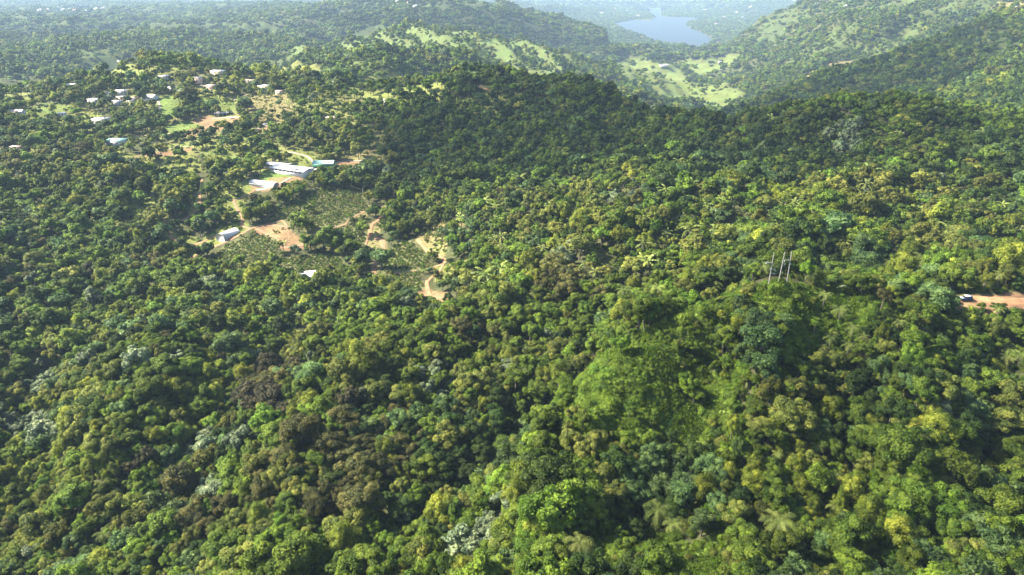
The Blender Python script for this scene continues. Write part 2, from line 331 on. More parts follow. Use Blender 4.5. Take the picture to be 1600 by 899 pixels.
# ------------------------------------------------------------------ zones drawn over the photo, carried to the ground
def zone(poly): return [px(u, v)[:2] for u, v in poly]
VALG = (.105, .130, .036)
FARG = (.070, .092, .026)
LAWN, GRASS, SOIL, CROP, DRYG, VINE = (.105,.14,.032), (.13,.145,.038), (.185,.118,.062), (.105,.105,.045), (.15,.13,.055), (.12,.17,.03)
CLEAR = [ # colour, chance a tree still stands, polygon
 (LAWN, 0, [(238,209),(262,193),(300,189),(326,197),(315,206),(270,211)]),
 (SOIL, 0, [(298,189),(318,181),(376,181),(380,192),(345,204),(316,209),(272,212),(320,198)]),
 (GRASS, 0, [(222,233),(290,224),(302,231),(235,241)]),
 (SOIL, .02, [(226,241),(304,230),(304,235),(230,247)]),
 (LAWN, 0, [(403,280),(412,265),(458,276),(447,285)]),
 (SOIL, 0, [(520,250),(592,248),(592,258),(570,268),(545,278),(520,270)]),
 (SOIL, 0, [(385,292),(405,283),(460,276),(500,264),(500,272),(450,288),(420,300),(395,298)]),
 (GRASS, .03, [(448,240),(480,230),(497,250),(480,262),(452,256)]),
 (DRYG, .05, [(540,247),(545,232),(585,235),(592,247)]),
 (LAWN, .02, [(245,166),(252,148),(284,150),(292,172),(262,187),(248,184)]),
 (LAWN, .06, [(36,172),(60,162),(112,163),(110,172),(70,186),(40,184)]),
 (LAWN, .1, [(160,190),(180,188),(182,196),(162,198)]),
 (DRYG, .12, [(378,162),(398,148),(452,148),(462,178),(430,192),(388,188)]),
 (SOIL, .0, [(398,206),(408,192),(440,190),(444,198),(415,204)]),
 (GRASS, .12, [(385,112),(415,106),(500,108),(500,122),(430,124)]),
 (GRASS, .15, [(0,155),(30,145),(60,152),(30,165),(0,168)]),
 (CROP, .03, [(428,335),(480,300),(560,296),(575,325),(525,362),(440,360)]),
 (CROP, .0, [(296,418),(365,374),(425,362),(440,362),(430,405),(330,428)]),
 (CROP, .0, [(598,405),(618,380),(650,376),(676,415),(652,433),(602,428)]),
 (CROP, .03, [(512,368),(545,345),(580,340),(578,375),(560,395),(505,385)]),
 (CROP, .0, [(560,440),(600,430),(660,434),(672,455),(640,462),(590,450)]),
 (CROP, .04, [(350,420),(440,405),(520,395),(560,430),(500,440),(400,440)]),
 (DRYG, .06, [(652,372),(672,352),(722,340),(725,352),(700,362),(694,402),(672,396)]),
 (GRASS, .04, [(676,418),(730,404),(745,428),(700,444),(680,440)]),
 (SOIL, .0, [(640,455),(670,452),(702,458),(700,476),(672,475)]),
 (SOIL, .02, [(400,356),(420,348),(450,356),(470,372),(515,355),(500,382),(465,392),(440,392),(432,372),(400,366)]),
 (GRASS, .05, [(322,372),(345,352),(385,350),(390,362),(320,395),(300,392)]),
 (GRASS, .04, [(250,340),(264,338),(270,365),(306,372),(318,384),(300,402),(272,392),(256,365)]),
 (GRASS, .0, [(294,335),(302,310),(308,296),(318,296),(312,335)]),
 (DRYG, .0, [(572,375),(582,345),(600,345),(592,370),(606,378),(604,402),(594,408),(590,428),(578,428),(582,400)]),
 (DRYG, .05, [(540,350),(575,322),(610,316),(606,326),(570,338)]),
 (SOIL, .0, [(1484,468),(1510,460),(1540,462),(1640,462),(1640,490),(1575,484),(1545,494),(1530,484),(1488,480)]),
 (VINE, .14, [(885,604),(930,560),(985,538),(1005,572),(960,625),(905,628)]),
 (VINE, .2, [(1055,650),(1090,590),(1150,560),(1168,515),(1178,560),(1160,610),(1130,665),(1060,672)]),
 (VINE, .15, [(1180,452),(1300,458),(1345,470),(1320,490),(1262,530),(1226,566),(1214,500),(1180,470)]),
 (VINE, .2, [(900,840),(1000,815),(1080,850),(1130,830),(1150,930),(880,930)]),
 (VINE, .14, [(1050,500),(1110,478),(1165,460),(1150,485),(1100,525),(1050,530)]),
 (VINE, .05, [(890,604),(950,556),(1040,502),(1120,470),(1180,452),(1222,450),(1218,470),(1150,500),(1120,560),(1060,620),(1000,660),(900,650)]),
 (VINE, .16, [(1195,462),(1300,460),(1420,480),(1400,510),(1300,540),(1240,580),(1215,640),(1190,560)]),
 (VINE, .3, [(860,650),(1060,640),(1160,640),(1180,720),(1060,720),(880,720)]),
 (VINE, .12, [(960,640),(1010,575),(1060,560),(1085,590),(1050,650),(1000,665)]),
 (VINE, .25, [(820,650),(890,610),(960,630),(940,680),(860,700)]),
 (GRASS, .22, [(560,128),(640,120),(700,135),(690,160),(600,165),(540,150)]), (GRASS, .25, [(700,160),(790,140),(830,150),(780,180),(700,185)]),
 (GRASS, .25, [(300,225),(400,215),(440,235),(400,262),(330,262)]), (GRASS, .3, [(180,235),(225,245),(300,240),(330,265),(240,275),(170,262)]),
 (GRASS, .3, [(60,190),(130,172),(180,175),(150,186),(80,205)]), (GRASS, .3, [(240,130),(330,145),(380,160),(330,172),(290,150)]),
 (GRASS, .3, [(120,112),(230,100),(300,112),(250,130),(140,126)]), (LAWN, .05, [(300,150),(370,160),(372,172),(310,172)]),
 (GRASS, .3, [(460,150),(540,140),(560,165),(530,182),(470,178)]), (GRASS, .3, [(180,300),(250,300),(262,340),(210,340)]), (GRASS, .3, [(330,275),(380,270),(395,300),(370,345),(325,340)]),
 (VINE, .1, [(15,545),(60,520),(85,530),(40,552)]),
 (VALG, .10, [(950,98),(985,86),(1010,96),(1060,106),(1140,135),(1165,152),(1120,172),(1060,160),(1000,140),(960,118)]),
 (VALG, .12, [(1060,95),(1110,92),(1150,84),(1190,78),(1150,96),(1130,108),(1080,115)]),
 (FARG, .33, [(1365,74),(1395,48),(1440,32),(1434,58),(1400,78)]),
 (FARG, .33, [(1345,92),(1370,80),(1418,76),(1402,92),(1372,97)]),
 (DRYG, .04, [(1255,122),(1300,102),(1330,91),(1334,100),(1300,112),(1262,124)]),
 (FARG, .33, [(1500,62),(1545,46),(1600,66),(1600,96),(1545,78)]),
 (DRYG, .1, [(1548,8),(1565,0),(1640,-20),(1640,30),(1590,20),(1552,22)]),
 (FARG, .33, [(1378,142),(1392,128),(1412,132),(1400,150),(1380,152)]),
 (FARG, .22, [(1282,50),(1300,40),(1318,46),(1300,60)]),
 (GRASS, .05, [(1002,34),(1012,30),(1020,34),(1010,36)]),
 (FARG, .21, [(480,112),(520,108),(560,96),(600,92),(640,108),(560,118)]),
]
ZONES = [(c, k, zone(p)) for c, k, p in CLEAR]
def in_bbox(x, y, p):
    xs = [q[0] for q in p]; ys = [q[1] for q in p]
    return (x > min(xs)) & (x < max(xs)) & (y > min(ys)) & (y < max(ys))

# terrain sheet
gcol = np.zeros(XG.shape + (3,), np.float32)
gcol[:] = (.055, .060, .024)
vg = ((YG > 560) & (YG < 1000) & (AG < -.15) & (fbm(XG, YG, 40, 3, 4.4) > -.05)); gcol[vg] = (.13, .135, .045)
tn = fbm(XG, YG, 210, 3, 6.6); 
openish = (sm(YG, 1000, 1500) * .9)[..., None] * sm(tn, .12, .34)[..., None]
gcol = gcol * (1 - openish) + np.array((.055, .072, .022)) * openish
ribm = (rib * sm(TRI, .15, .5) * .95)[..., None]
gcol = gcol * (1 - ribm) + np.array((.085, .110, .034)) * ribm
wx = fbm(XG, YG, 14, 3, 5.5) * (1.5 + YG * .004); wy = fbm(XG, YG, 14, 3, 9.5) * (1.5 + YG * .004)
for c, k, p in ZONES:
    bb = in_bbox(XG, YG, p)
    m_ = np.zeros(XG.shape, bool); m_[bb] = inpoly(XG[bb] + wx[bb] * .4, YG[bb] + wy[bb] * .4, p)
    gcol[m_] = c
band = (np.abs(dl) < 60) & ~inl
gcol[band] = (.16, .13, .08)
V = np.stack([XG, YG, ZG], -1).reshape(-1, 3)
i0 = (np.arange(NB - 1)[:, None] * NA + np.arange(NA - 1)[None]).ravel()
FQ = np.stack([i0, i0 + 1, i0 + NA + 1, i0 + NA], -1)
me = mesh_np('ground', V, FQ, [ground_mat()], smooth=True)
ca = me.color_attributes.new('gcol', 'FLOAT_COLOR', 'POINT')
ca.data.foreach_set('color', np.concatenate([gcol.reshape(-1, 3), np.ones((NA * NB, 1))], 1).astype(np.float32).ravel())
terrain = tag(link(bpy.data.objects.new('ground', me)), kind='structure')
me['note'] = 'terrain'; del me['note']

# lake
wm, nt, out = newmat('lake_water')
bs = N(nt, 'ShaderNodeBsdfPrincipled', i_Roughness=.45); bs.inputs['Base Color'].default_value = (.03, .045, .055, 1); bs.inputs['Specular IOR Level'].default_value = .18; bs.inputs['IOR'].default_value = 1.33
nz = N(nt, 'ShaderNodeTexNoise', i_Scale=.05, i_Detail=4.0); ge = N(nt, 'ShaderNodeNewGeometry'); nt.links.new(ge.outputs['Position'], nz.inputs['Vector'])
bp = N(nt, 'ShaderNodeBump', i_Strength=.15, i_Distance=2.0); nt.links.new(nz.outputs[0], bp.inputs['Height']); nt.links.new(bp.outputs[0], bs.inputs['Normal'])
nt.links.new(bs.outputs[0], out.inputs[0])
x0, x1, y0, y1 = lx.min() - 300, lx.max() + 300, ly.min() - 300, ly.max() + 300
lake = bpy.data.objects.new('lake_water', mesh_np('lake_water', np.array([(x0, y0, LAKE_Z), (x1, y0, LAKE_Z), (x1, y1, LAKE_Z), (x0, y1, LAKE_Z)]), np.array([[0, 1, 2, 3]]), [wm]))
tag(link(lake), kind='structure')

# ------------------------------------------------------------------ foliage meshes
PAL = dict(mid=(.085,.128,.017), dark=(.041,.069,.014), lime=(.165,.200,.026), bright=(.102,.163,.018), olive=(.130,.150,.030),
           brown=(.090,.092,.028), purple=(.058,.056,.027), silver=(.14,.18,.095), grey=(.080,.130,.040), palm=(.20,.25,.065), vine=(.125,.185,.024))
LM = {k: leaf_mat(k + '_leaves', c, gain=1.0, rough=.45 if k in('silver', 'palm', 'grey') else .6) for k, c in PAL.items()}
BARK = plain('bark', (.10, .085, .065), .9, .35, 3.0)
PALE_BARK = plain('pale_bark', (.12, .105, .085), .9, .3, 3.0)
def rnd_dir(r, n):
    d = r.normal(size=(n, 3)); return d / np.linalg.norm(d, axis=1)[:, None]
def unit(a): return a / (np.linalg.norm(a, axis=1)[:, None] + 1e-9)
def leaves(r, c, nrm, size, shn, v, ratio=.5):
    n = len(c); t = unit(np.cross(nrm, rnd_dir(r, n))); b = np.cross(nrm, t)
    s = np.asarray(size)[:, None]
    V = np.stack([c - t * s, c + b * s * ratio + nrm * s * .1, c + t * s, c - b * s * ratio + nrm * s * .1], 1).reshape(-1, 3)
    Fq = np.arange(4 * n).reshape(-1, 4)
    return V, Fq, np.repeat(shn, 4, 0), np.repeat(v, 4)
def ico_hull(c, rad, sub=1):
    import bmesh
    bm = bmesh.new(); bmesh.ops.create_icosphere(bm, subdivisions=sub, radius=1.0)
    V = np.array([v.co[:] for v in bm.verts]); Fx = np.array([[v.index for v in f.verts] for f in bm.faces]); bm.free()
    return V * rad + c, Fx
def crown_mesh(name, mat, seed, R_=3.3, H=2.6, zc=4.6, nl=30, lr=(.20, .38), nleaf=5600, ls=.21, ratio=.55, droop=0.0, loose=0.0, hull=True, sub=False):
    r = np.random.default_rng(seed)
    # lobes over the upper shell of an uneven ellipsoid
    i = np.arange(nl) + .5
    ph = i * 2.39996 + r.uniform(0, 6); zz = 1 - i / nl * 1.45 + r.normal(0, .10, nl)
    zz = np.clip(zz, -.6, 1)
    ph = ph + r.normal(0, .45, nl); ani = r.uniform(.74, 1.26); th = r.uniform(0, 3.1); rr = np.sqrt(np.clip(1 - zz * zz, 0.05, 1))
    out_ = r.uniform(.34, 1.06, nl)
    C = np.stack([np.cos(ph) * rr * R_ * out_, np.sin(ph) * rr * R_ * out_, zc + zz * H * out_], -1)
    C[:, 2] += r.normal(0, .42, nl)
    ca_, sa_ = math.cos(th), math.sin(th); q_ = C[:, :2] @ np.array([[ca_, -sa_], [sa_, ca_]]); q_ = q_ * np.array([ani, 1 / ani]); C[:, :2] = q_ @ np.array([[ca_, sa_], [-sa_, ca_]])
    LR = R_ * r.uniform(lr[0], lr[1], nl)
    wgt = LR ** 2; wgt /= wgt.sum()
    lo = r.choice(nl, int(nleaf * 1.6), p=wgt)
    d = rnd_dir(r, len(lo)); d[:, 2] = np.where(d[:, 2] < -.3, -d[:, 2], d[:, 2])
    p = C[lo] + d * (LR[lo] * r.uniform(.72, 1.16 + loose, len(lo)))[:, None] * np.array([1, 1, .85])
    # drop leaves buried in other lobes
    dist = np.linalg.norm(p[:, None] - C[None], axis=2) / LR[None]
    dist[np.arange(len(lo)), lo] = 9
    ok = dist.min(1) > .72
    p, d, lo = p[ok][:nleaf], d[ok][:nleaf], lo[ok][:nleaf]
    nrm = unit(d + rnd_dir(r, len(p)) * .75 + np.array([0, 0, .25]))
    cen = unit(p - np.array([0, 0, zc - .8]))
    shn = unit(d * .72 + cen * .25 + rnd_dir(r, len(p)) * .62 + np.array([0, 0, .08]))
    lv = r.uniform(.05, .85, nl)
    v = np.clip(lv[lo] + r.normal(0, .16, len(p)), 0, 1)
    if droop: p[:, 2] -= droop * r.random(len(p)) ** 2 * 1.6
    V, Fq, SN, VV = leaves(r, p, nrm, ls * r.uniform(.6, 1.35, len(p)), shn, v, ratio)
    fl = [Fq]
    if hull:
        Vs, Fs, Ns, Vv = [V], [], [SN], [VV]; o = len(V)
        for q in range(nl):
            hv, hf = ico_hull(C[q], LR[q] * np.array([.66, .66, .58]), 1)
            hv = hv + r.normal(0, .05 * LR[q], hv.shape)
            Vs.append(hv); Fs.append(hf + o); o += len(hv); Ns.append(unit(hv - C[q])); Vv.append(np.full(len(hv), lv[q]))
        V = np.concatenate(Vs); SN = np.concatenate(Ns); VV = np.concatenate(Vv); fl = [Fq, np.concatenate(Fs)]
    return mesh_np(name, V, fl, [mat], SN, VV)
def tube(P0, P1, r0, r1, k=6):
    P0 = np.array(P0, float); P1 = np.array(P1, float); ax = unit((P1 - P0)[None])[0]
    t = unit(np.cross(ax, [0.31, .9, .2])[None])[0]; b = np.cross(ax, t)
    an = np.arange(k) * 2 * math.pi / k
    ring = np.cos(an)[:, None] * t + np.sin(an)[:, None] * b
    V = np.concatenate([P0 + ring * r0, P1 + ring * r1])
    j = np.arange(k); Fq = np.stack([j, (j + 1) % k, (j + 1) % k + k, j + k], -1)
    return V, Fq
def join(parts):
    Vs, Fs, o = [], [], 0
    for V, Fq in parts: Vs.append(V); Fs.append(Fq + o); o += len(V)
    return np.concatenate(Vs), np.concatenate(Fs)
def trunk_parts(seed, h=4.4, r0=.28, spread=2.0, nb=6):
    r = np.random.default_rng(seed)
    lean = r.normal(0, .25, 2)
    a = np.array([0, 0, -4.5]); m = np.array([lean[0] * .5, lean[1] * .5, h * .5]); parts = [tube(a, m, r0 * 1.2, r0 * .85), ]
    tpt = np.array([lean[0], lean[1], h]); parts.append(tube(m, tpt, r0 * .85, r0 * .45))
    for q in range(nb):
        an = q * 2.4 + r.uniform(0, 1); st = m + (tpt - m) * r.uniform(0, .8)
        e = st + np.array([math.cos(an) * spread * r.uniform(.6, 1), math.sin(an) * spread * r.uniform(.6, 1), r.uniform(.8, 1.8)])
        parts.append(tube(st, e, r0 * .4, r0 * .12, 5))
    return join(parts)
def trunk_mesh(seed, mat=None, **k):
    V, Fq = trunk_parts(seed, **k)
    return mesh_np('trunk', V, Fq, [mat or BARK], smooth=True)
def palm_fronds(seed, zc=3.7, L=3.0, nf=15, seg=7, leaflets=True, width=.42):
    r = np.random.default_rng(seed)
    Vs, Fs, Ns, Vv, o = [], [], [], [], 0
    for q in range(nf):
        az = q * 2.39996 + r.normal(0, .15); el = 1.15 - 1.6 * (q / nf) + r.normal(0, .08)
        h = np.array([math.cos(az), math.sin(az), 0]); side = np.array([-math.sin(az), math.cos(az), 0])
        ln = L * r.uniform(.85, 1.1)
        pts_ = []; p = np.array([0, 0, zc]); ang = el
        for s in range(seg + 1):
            pts_.append(p.copy()); p = p + (h * math.cos(ang) + np.array([0, 0, math.sin(ang)])) * ln / seg
            ang -= .26 + .16 * s / seg
        fv = r.uniform(.25, .8)
        m_ = 4 if leaflets else 1
        for s in range(seg):
            for e in range(m_):
                f0 = (s + e / m_) / seg
                a_ = pts_[s] + (pts_[s + 1] - pts_[s]) * e / m_; b_ = pts_[s] + (pts_[s + 1] - pts_[s]) * (e + (.34 if leaflets else 1)) / m_
                wv = width * ln / 3 * math.sin(math.pi * min(.97, .12 + f0 * .9)) ** .6 * (1.35 if leaflets else .95)
                fw = (pts_[s + 1] - pts_[s]) / np.linalg.norm(pts_[s + 1] - pts_[s])
                up = np.cross(fw, side) * -1
                up = up if up[2] > 0 or True else -up
                for sg in (-1, 1):
                    tip = side * sg * wv + fw * wv * .55 - np.array([0, 0, 1]) * wv * r.uniform(.3, .6)
                    V4 = np.array([a_, b_, b_ + tip + (a_ - b_) * .2, a_ + tip * .96 + (b_ - a_) * .4])
                    Vs.append(V4); Fs.append(np.arange(4)[None] + o); o += 4
                    nn = unit((np.cross(side, fw) * -1.0 * (1 if np.cross(side, fw)[2] < 0 else -1) + side * sg * .55 + r.normal(0, .25, 3))[None])[0]
                    Ns.append(np.tile(nn, (4, 1))); Vv.append(np.full(4, np.clip(fv + r.normal(0, .1), 0, 1)))
    return np.concatenate(Vs), np.concatenate(Fs), np.concatenate(Ns), np.concatenate(Vv)
def palm_trunk(zc=3.7, r0=.17):
    parts = []; n_ = 5
    for q in range(n_):
        z0 = -3 + (zc + 3) * q / n_; z1 = -3 + (zc + 3) * (q + 1) / n_
        parts.append(tube((.12 * math.sin(q * .5), 0, z0), (.12 * math.sin((q + 1) * .5), 0, z1), r0 * (1.15 - .07 * q), r0 * (1.15 - .07 * (q + 1)), 7))
    return join(parts)

SHAPES = { # per kind: crown parameters
 'mid': dict(), 'dark': dict(R_=3.5, H=2.7, nl=34, lr=(.20, .36)), 'lime': dict(R_=2.9, H=3.1, nl=26, lr=(.20, .36), ls=.25, ratio=.30, droop=.7, loose=.28),
 'bright': dict(R_=3.3, H=2.3, nl=32, lr=(.18, .34), loose=.1), 'olive': dict(R_=3.4, nl=30), 'brown': dict(R_=4.1, H=3.4, zc=5.4, nl=44, lr=(.17, .30), nleaf=7400, loose=.12),
 'purple': dict(R_=3.6, H=3.2, zc=5.2, nl=36, lr=(.18, .32), nleaf=6400), 'silver': dict(R_=3.0, H=2.4, nl=18, ls=.27, ratio=.75, nleaf=2600, loose=.15),
 'grey': dict(R_=3.4, H=2.6, ls=.24, ratio=.6, nleaf=3400, loose=.1),
}
KNAMES = list(SHAPES)
CR0 = {}; TR0 = [trunk_mesh(900 + q) for q in range(3)]; 
for k_i, k in enumerate(KNAMES):
    CR0[k] = [crown_mesh('crown', LM[k], 100 + k_i * 10 + q, **SHAPES[k]) for q in range(3)]
def frond_mesh(seed, **kw):
    V, Fq, SN, VV = palm_fronds(seed, **kw); return mesh_np('fronds', V, Fq, [LM['palm']], SN, VV)
PF0 = [frond_mesh(300 + q, nf=13 + 2 * q, L=3.1 + .2 * q) for q in range(3)]
_v, _f = palm_trunk(); PT0 = mesh_np('trunk', _v, _f, [PALE_BARK], smooth=True)

# sources for the forest mass : one mesh per tree, four levels of detail
SRC = bpy.data.collections.new('forest_sources')
src_index = {}
def add_src(key, me):
    o = bpy.data.objects.new('forest_tree_%03d' % len(src_index), me); src_index[key] = len(src_index); SRC.objects.link(o)
def joined(cm, tv, tf, tm):
    """crown mesh data plus trunk in one mesh"""
    nV = len(cm.vertices); co = np.zeros(nV * 3, np.float32); cm.vertices.foreach_get('co', co); co = co.reshape(-1, 3)
    # custom normals live on loops
    nl_ = len(cm.loops); vi = np.zeros(nl_, np.int32); cm.loops.foreach_get('vertex_index', vi)
    cn = np.zeros(nl_ * 3, np.float32); cm.corner_normals.foreach_get('vector', cn); cn = cn.reshape(-1, 3)
    vn = np.zeros((nV, 3), np.float32); vn[vi] = cn
    vv = np.zeros(nV, np.float32); cm.attributes['v'].data.foreach_get('value', vv)
    ls_ = np.zeros(len(cm.polygons), np.int32); cm.polygons.foreach_get('loop_total', ls_)
    q4 = vi[:4 * int((ls_ == 4).sum())].reshape(-1, 4); q3 = vi[4 * int((ls_ == 4).sum()):].reshape(-1, 3)
    tn_ = unit(tv - tv.mean(0) * np.array([1, 1, 0]) * 1.0)
    tn_[:, 2] = 0; tn_ = unit(tn_ + 1e-4)
    fl = [q4]; mi = [0] * len(q4)
    if len(q3): fl.append(q3); mi += [0] * len(q3)
    fl.append(tf + nV); mi += [1] * len(tf)
    return mesh_np('forest_tree', np.concatenate([co, tv]), fl, [cm.materials[0], tm], np.concatenate([vn, tn_]), np.concatenate([vv, np.full(len(tv), .5)]), mi=mi)
tv_, tf_ = trunk_parts(900)
for k in KNAMES:
    for q in range(3): add_src((k, 0, q), joined(CR0[k][q], tv_, tf_, BARK))
tv1, tf1 = trunk_parts(901, nb=0)
for k_i, k in enumerate(KNAMES):
    sh = dict(SHAPES[k])
    for q in range(3):
        s1 = dict(sh); s1.update(nleaf=1300, ls=sh.get('ls', .21) * 1.9, nl=20, lr=(.24, .40))
        add_src((k, 1, q), joined(crown_mesh('c', LM[k], 400 + k_i * 10 + q, **s1), tv1, tf1, BARK))
    for q in range(2):
        s2 = dict(sh); s2.update(nleaf=260, ls=sh.get('ls', .21) * 3.2, nl=8, lr=(.42, .56))
        add_src((k, 2, q), crown_mesh('c', LM[k], 600 + k_i * 10 + q, **s2))
    for q in range(2):   # several crowns far away, one clump
        s3 = dict(sh); s3.update(R_=9.0, H=3.4, zc=3.0, nleaf=420, ls=1.15, nl=20, lr=(.20, .32), ratio=.8)
        add_src((k, 3, q), crown_mesh('c', LM[k], 700 + k_i * 10 + q, **s3))
for q in range(3):
    add_src(('palm', 0, q), joined(PF0[q], _v, _f, PALE_BARK))
    V_, F_, S_, W_ = palm_fronds(330 + q, nf=13, L=3.0, seg=5, leaflets=False, width=.5)
    add_src(('palm', 1, q), joined(mesh_np('f', V_, F_, [LM['palm']], S_, W_), _v, _f, PALE_BARK))
def tuft_mesh(seed, mat):
    r = np.random.default_rng(seed); n_ = 260
    p = r.normal(0, .55, (n_, 3)); p[:, 2] = 0; az = r.uniform(0, 6.28, n_); h = r.uniform(.35, .95, n_)
    dr = np.stack([np.cos(az), np.sin(az), np.zeros(n_)], -1); sd = np.stack([-np.sin(az), np.cos(az), np.zeros(n_)], -1) * .05
    tip = p + dr * (h * .55)[:, None] + np.array([0, 0, 1]) * h[:, None]; mid_ = p + dr * (h * .15)[:, None] + np.array([0, 0, .6]) * h[:, None]
    V = np.stack([p - sd, p + sd, mid_ + sd, tip], 1).reshape(-1, 3)
    nn = unit(dr * .3 + np.array([0, 0, 1]) + r.normal(0, .2, (n_, 3)))
    return mesh_np('tuft', V, np.arange(4 * n_).reshape(-1, 4), [mat], np.repeat(nn, 4, 0), np.repeat(r.uniform(.2, .95, n_), 4))
GRM = leaf_mat('grass_blades', (.115, .19, .024)); DGM = leaf_mat('dry_grass_blades', (.19, .18, .06))
for q in range(2): add_src(('tuft', 0, q), tuft_mesh(840 + q, GRM)); add_src(('dry_tuft', 0, q), tuft_mesh(850 + q, DGM))
for k in ('vine', 'bright', 'olive', 'mid'):
    for q in range(2):
        add_src(('low_' + k, 0, q), crown_mesh('c', LM[k], 800 + q, R_=1.5, H=.9, zc=.45, nl=9, lr=(.36, .5), nleaf=900, ls=.13, ratio=.5, loose=.2))
        add_src(('low_' + k, 1, q), crown_mesh('c', LM[k], 810 + q, R_=1.5, H=.9, zc=.45, nl=6, lr=(.42, .55), nleaf=160, ls=.30, ratio=.6, loose=.1))

# ------------------------------------------------------------------ where trees stand
BROWN_Z = [zone(p) for p in ([(490,690),(560,680),(650,690),(668,730),(610,760),(560,830),(500,850),(430,820),(400,770),(440,730)], [(370,600),(410,575),(470,580),(478,630),(430,655),(385,645)], [(250,800),(300,760),(350,790),(360,840),(290,850)],
 [(830,455),(870,430),(940,430),(975,455),(930,485),(860,480)], [(705,545),(718,524),(765,518),(780,545),(740,556)], [(600,700),(620,660),(670,690),(650,720)])]
PURP_Z = [zone(p) for p in ([(520,655),(525,632),(560,632),(565,660)], [(200,760),(205,728),(240,730),(238,758)], [(385,660),(400,640),(460,645),(455,675)], [(395,598),(420,580),(465,590),(455,615)])]
SILV_Z = [zone(p) for p in ([(0,690),(0,655),(60,660),(120,685),(100,705),(30,700)], [(30,612),(60,575),(90,585),(85,615)], [(110,600),(150,575),(180,590),(150,610)], [(210,590),(290,565),(300,585),(240,600)], [(280,720),(320,690),(340,715),(310,735)],
 [(640,600),(690,590),(720,610),(680,640)], [(855,425),(880,405),(900,420),(880,430)], [(280,810),(340,770),(360,800)], [(700,880),(760,820),(800,800),(790,860),(740,899)], [(870,410),(900,400),(905,425)],
 [(1290,215),(1340,205),(1350,240),(1300,250)], [(940,310),(1010,318),(1000,330),(950,325)])]
GREY_Z = [zone(p) for p in ([(1110,520),(1160,470),(1230,470),(1228,560),(1200,630),(1160,600),(1150,550)], [(1040,800),(1060,740),(1120,740),(1150,790),(1110,850),(1060,845)], [(960,790),(980,740),(1030,730),(1040,790)], [(200,850),(260,790),(310,800),(300,880)], [(1500,600),(1540,640),(1520,720),(1490,680)])]
LIME_Z = [zone(p) for p in ([(1110,720),(1140,680),(1180,690),(1200,740),(1180,790),(1130,770)], [(1290,560),(1230,760),(1350,780),(1400,850),(1480,899),(1300,899),(1230,820)], [(0,830),(0,720),(120,700),(130,780),(60,850)], [(240,680),(300,600),(360,590),(340,680)], [(660,830),(680,800),(720,810),(715,850)])]
def anyz(x, y, zs):
    m_ = np.zeros(x.shape, bool)
    for z_ in zs:
        bb = in_bbox(x, y, z_)
        if bb.any(): m_[bb] |= inpoly(x[bb], y[bb], z_)
    return m_
# circular keep-out spots for buildings, vehicles and poles, filled by the scene below (pixel u, v, metres)
KEEP = [(228,91,9),(187,95,7),(271,100,8),(297,105,6),(343,106,10),(340,116,12),(257,121,9),(312,127,8),(331,136,9),(352,138,6),(111,136,9),(60,143,6),(191,146,10),(150,158,10),(174,148,7),
 (192,154,8),(207,156,9),(184,162,9),(235,154,12),(27,177,10),(97,181,5),(159,189,12),(183,224,12),(28,233,9),(357,179,12),(392,128,12),(415,141,11),(437,146,7),(519,187,9),(594,133,6),(603,162,5),(603,182,4),
 (507,262,12),(450,270,24),(413,290,18),(357,370,10),(479,434,14),(556,264,9),(416,193,6),(434,196,6),(1508,468,6),(270,139,8),(1216,450,8.01)]
KEEP += [(1233,445,8.01)]
KP = [(px(u, v)[0], px(u, v)[1], d * (.8 if v < 240 else 1)) for u, v, d in KEEP]
ROADS = []   # (list of world points, half width) kept free of trees
OPENG = None
def near_grid(x, y):
    i, j = grid_ij(np.asarray(x, float), np.asarray(y, float))
    return OPENG[np.clip(np.rint(i).astype(int), 0, NB - 1), np.clip(np.rint(j).astype(int), 0, NA - 1)]
def build_open():
    global OPENG
    OPENG = np.zeros(XG.shape, np.uint8)
    def mark(x0, x1, y0, y1, fn, val=1):
        i0 = int(max(0, (math.log(max(y0, 33)) - BV[0]) / (BV[1] - BV[0]) - 1)); i1 = int(min(NB, (math.log(y1) - BV[0]) / (BV[1] - BV[0]) + 3))
        X, Y = XG[i0:i1], YG[i0:i1]; m_ = (X > x0) & (X < x1)
        if m_.any():
            sub = OPENG[i0:i1]; q = fn(X[m_], Y[m_]); w_ = sub[m_]; w_[q] = val; sub[m_] = w_
    for kx, ky, d in KP: mark(kx - d, kx + d, ky - d, ky + d, lambda X, Y: (X - kx) ** 2 + (Y - ky) ** 2 < d * d, 2 if abs(d - 8.01) < .001 else 1)
    for pl, hw in ROADS:
        r0 = hw + 2.1
        for (xa, ya), (xb, yb) in zip(pl[:-1], pl[1:]):
            def fn(X, Y):
                t = np.clip(((X - xa) * (xb - xa) + (Y - ya) * (yb - ya)) / ((xb - xa) ** 2 + (yb - ya) ** 2 + 1e-9), 0, 1)
                return (X - xa - t * (xb - xa)) ** 2 + (Y - ya - t * (yb - ya)) ** 2 < r0 * r0
            mark(min(xa, xb) - r0, max(xa, xb) + r0, min(ya, yb) - r0, max(ya, yb) + r0, fn)
def low_factor(x, y, z):
    """plants right in front of a building or a track have been cut back"""
    f = np.ones(x.shape); L_ = np.minimum(5.0 * y / np.maximum(-z, 20), 42)
    for q in (1, .8, .6, .42, .27, .15):
        yy = y + L_ * q; hit = near_grid(x * yy / y, yy) > 0; f = np.where(hit, np.minimum(f, .34 + .5 * q), f)
    return f
CLUST = [zone([(1110,600),(1125,520),(1165,468),(1205,462),(1232,480),(1228,560),(1200,640),(1150,640)]), zone([(1045,545),(1090,500),(1150,482),(1140,520),(1095,560)])]
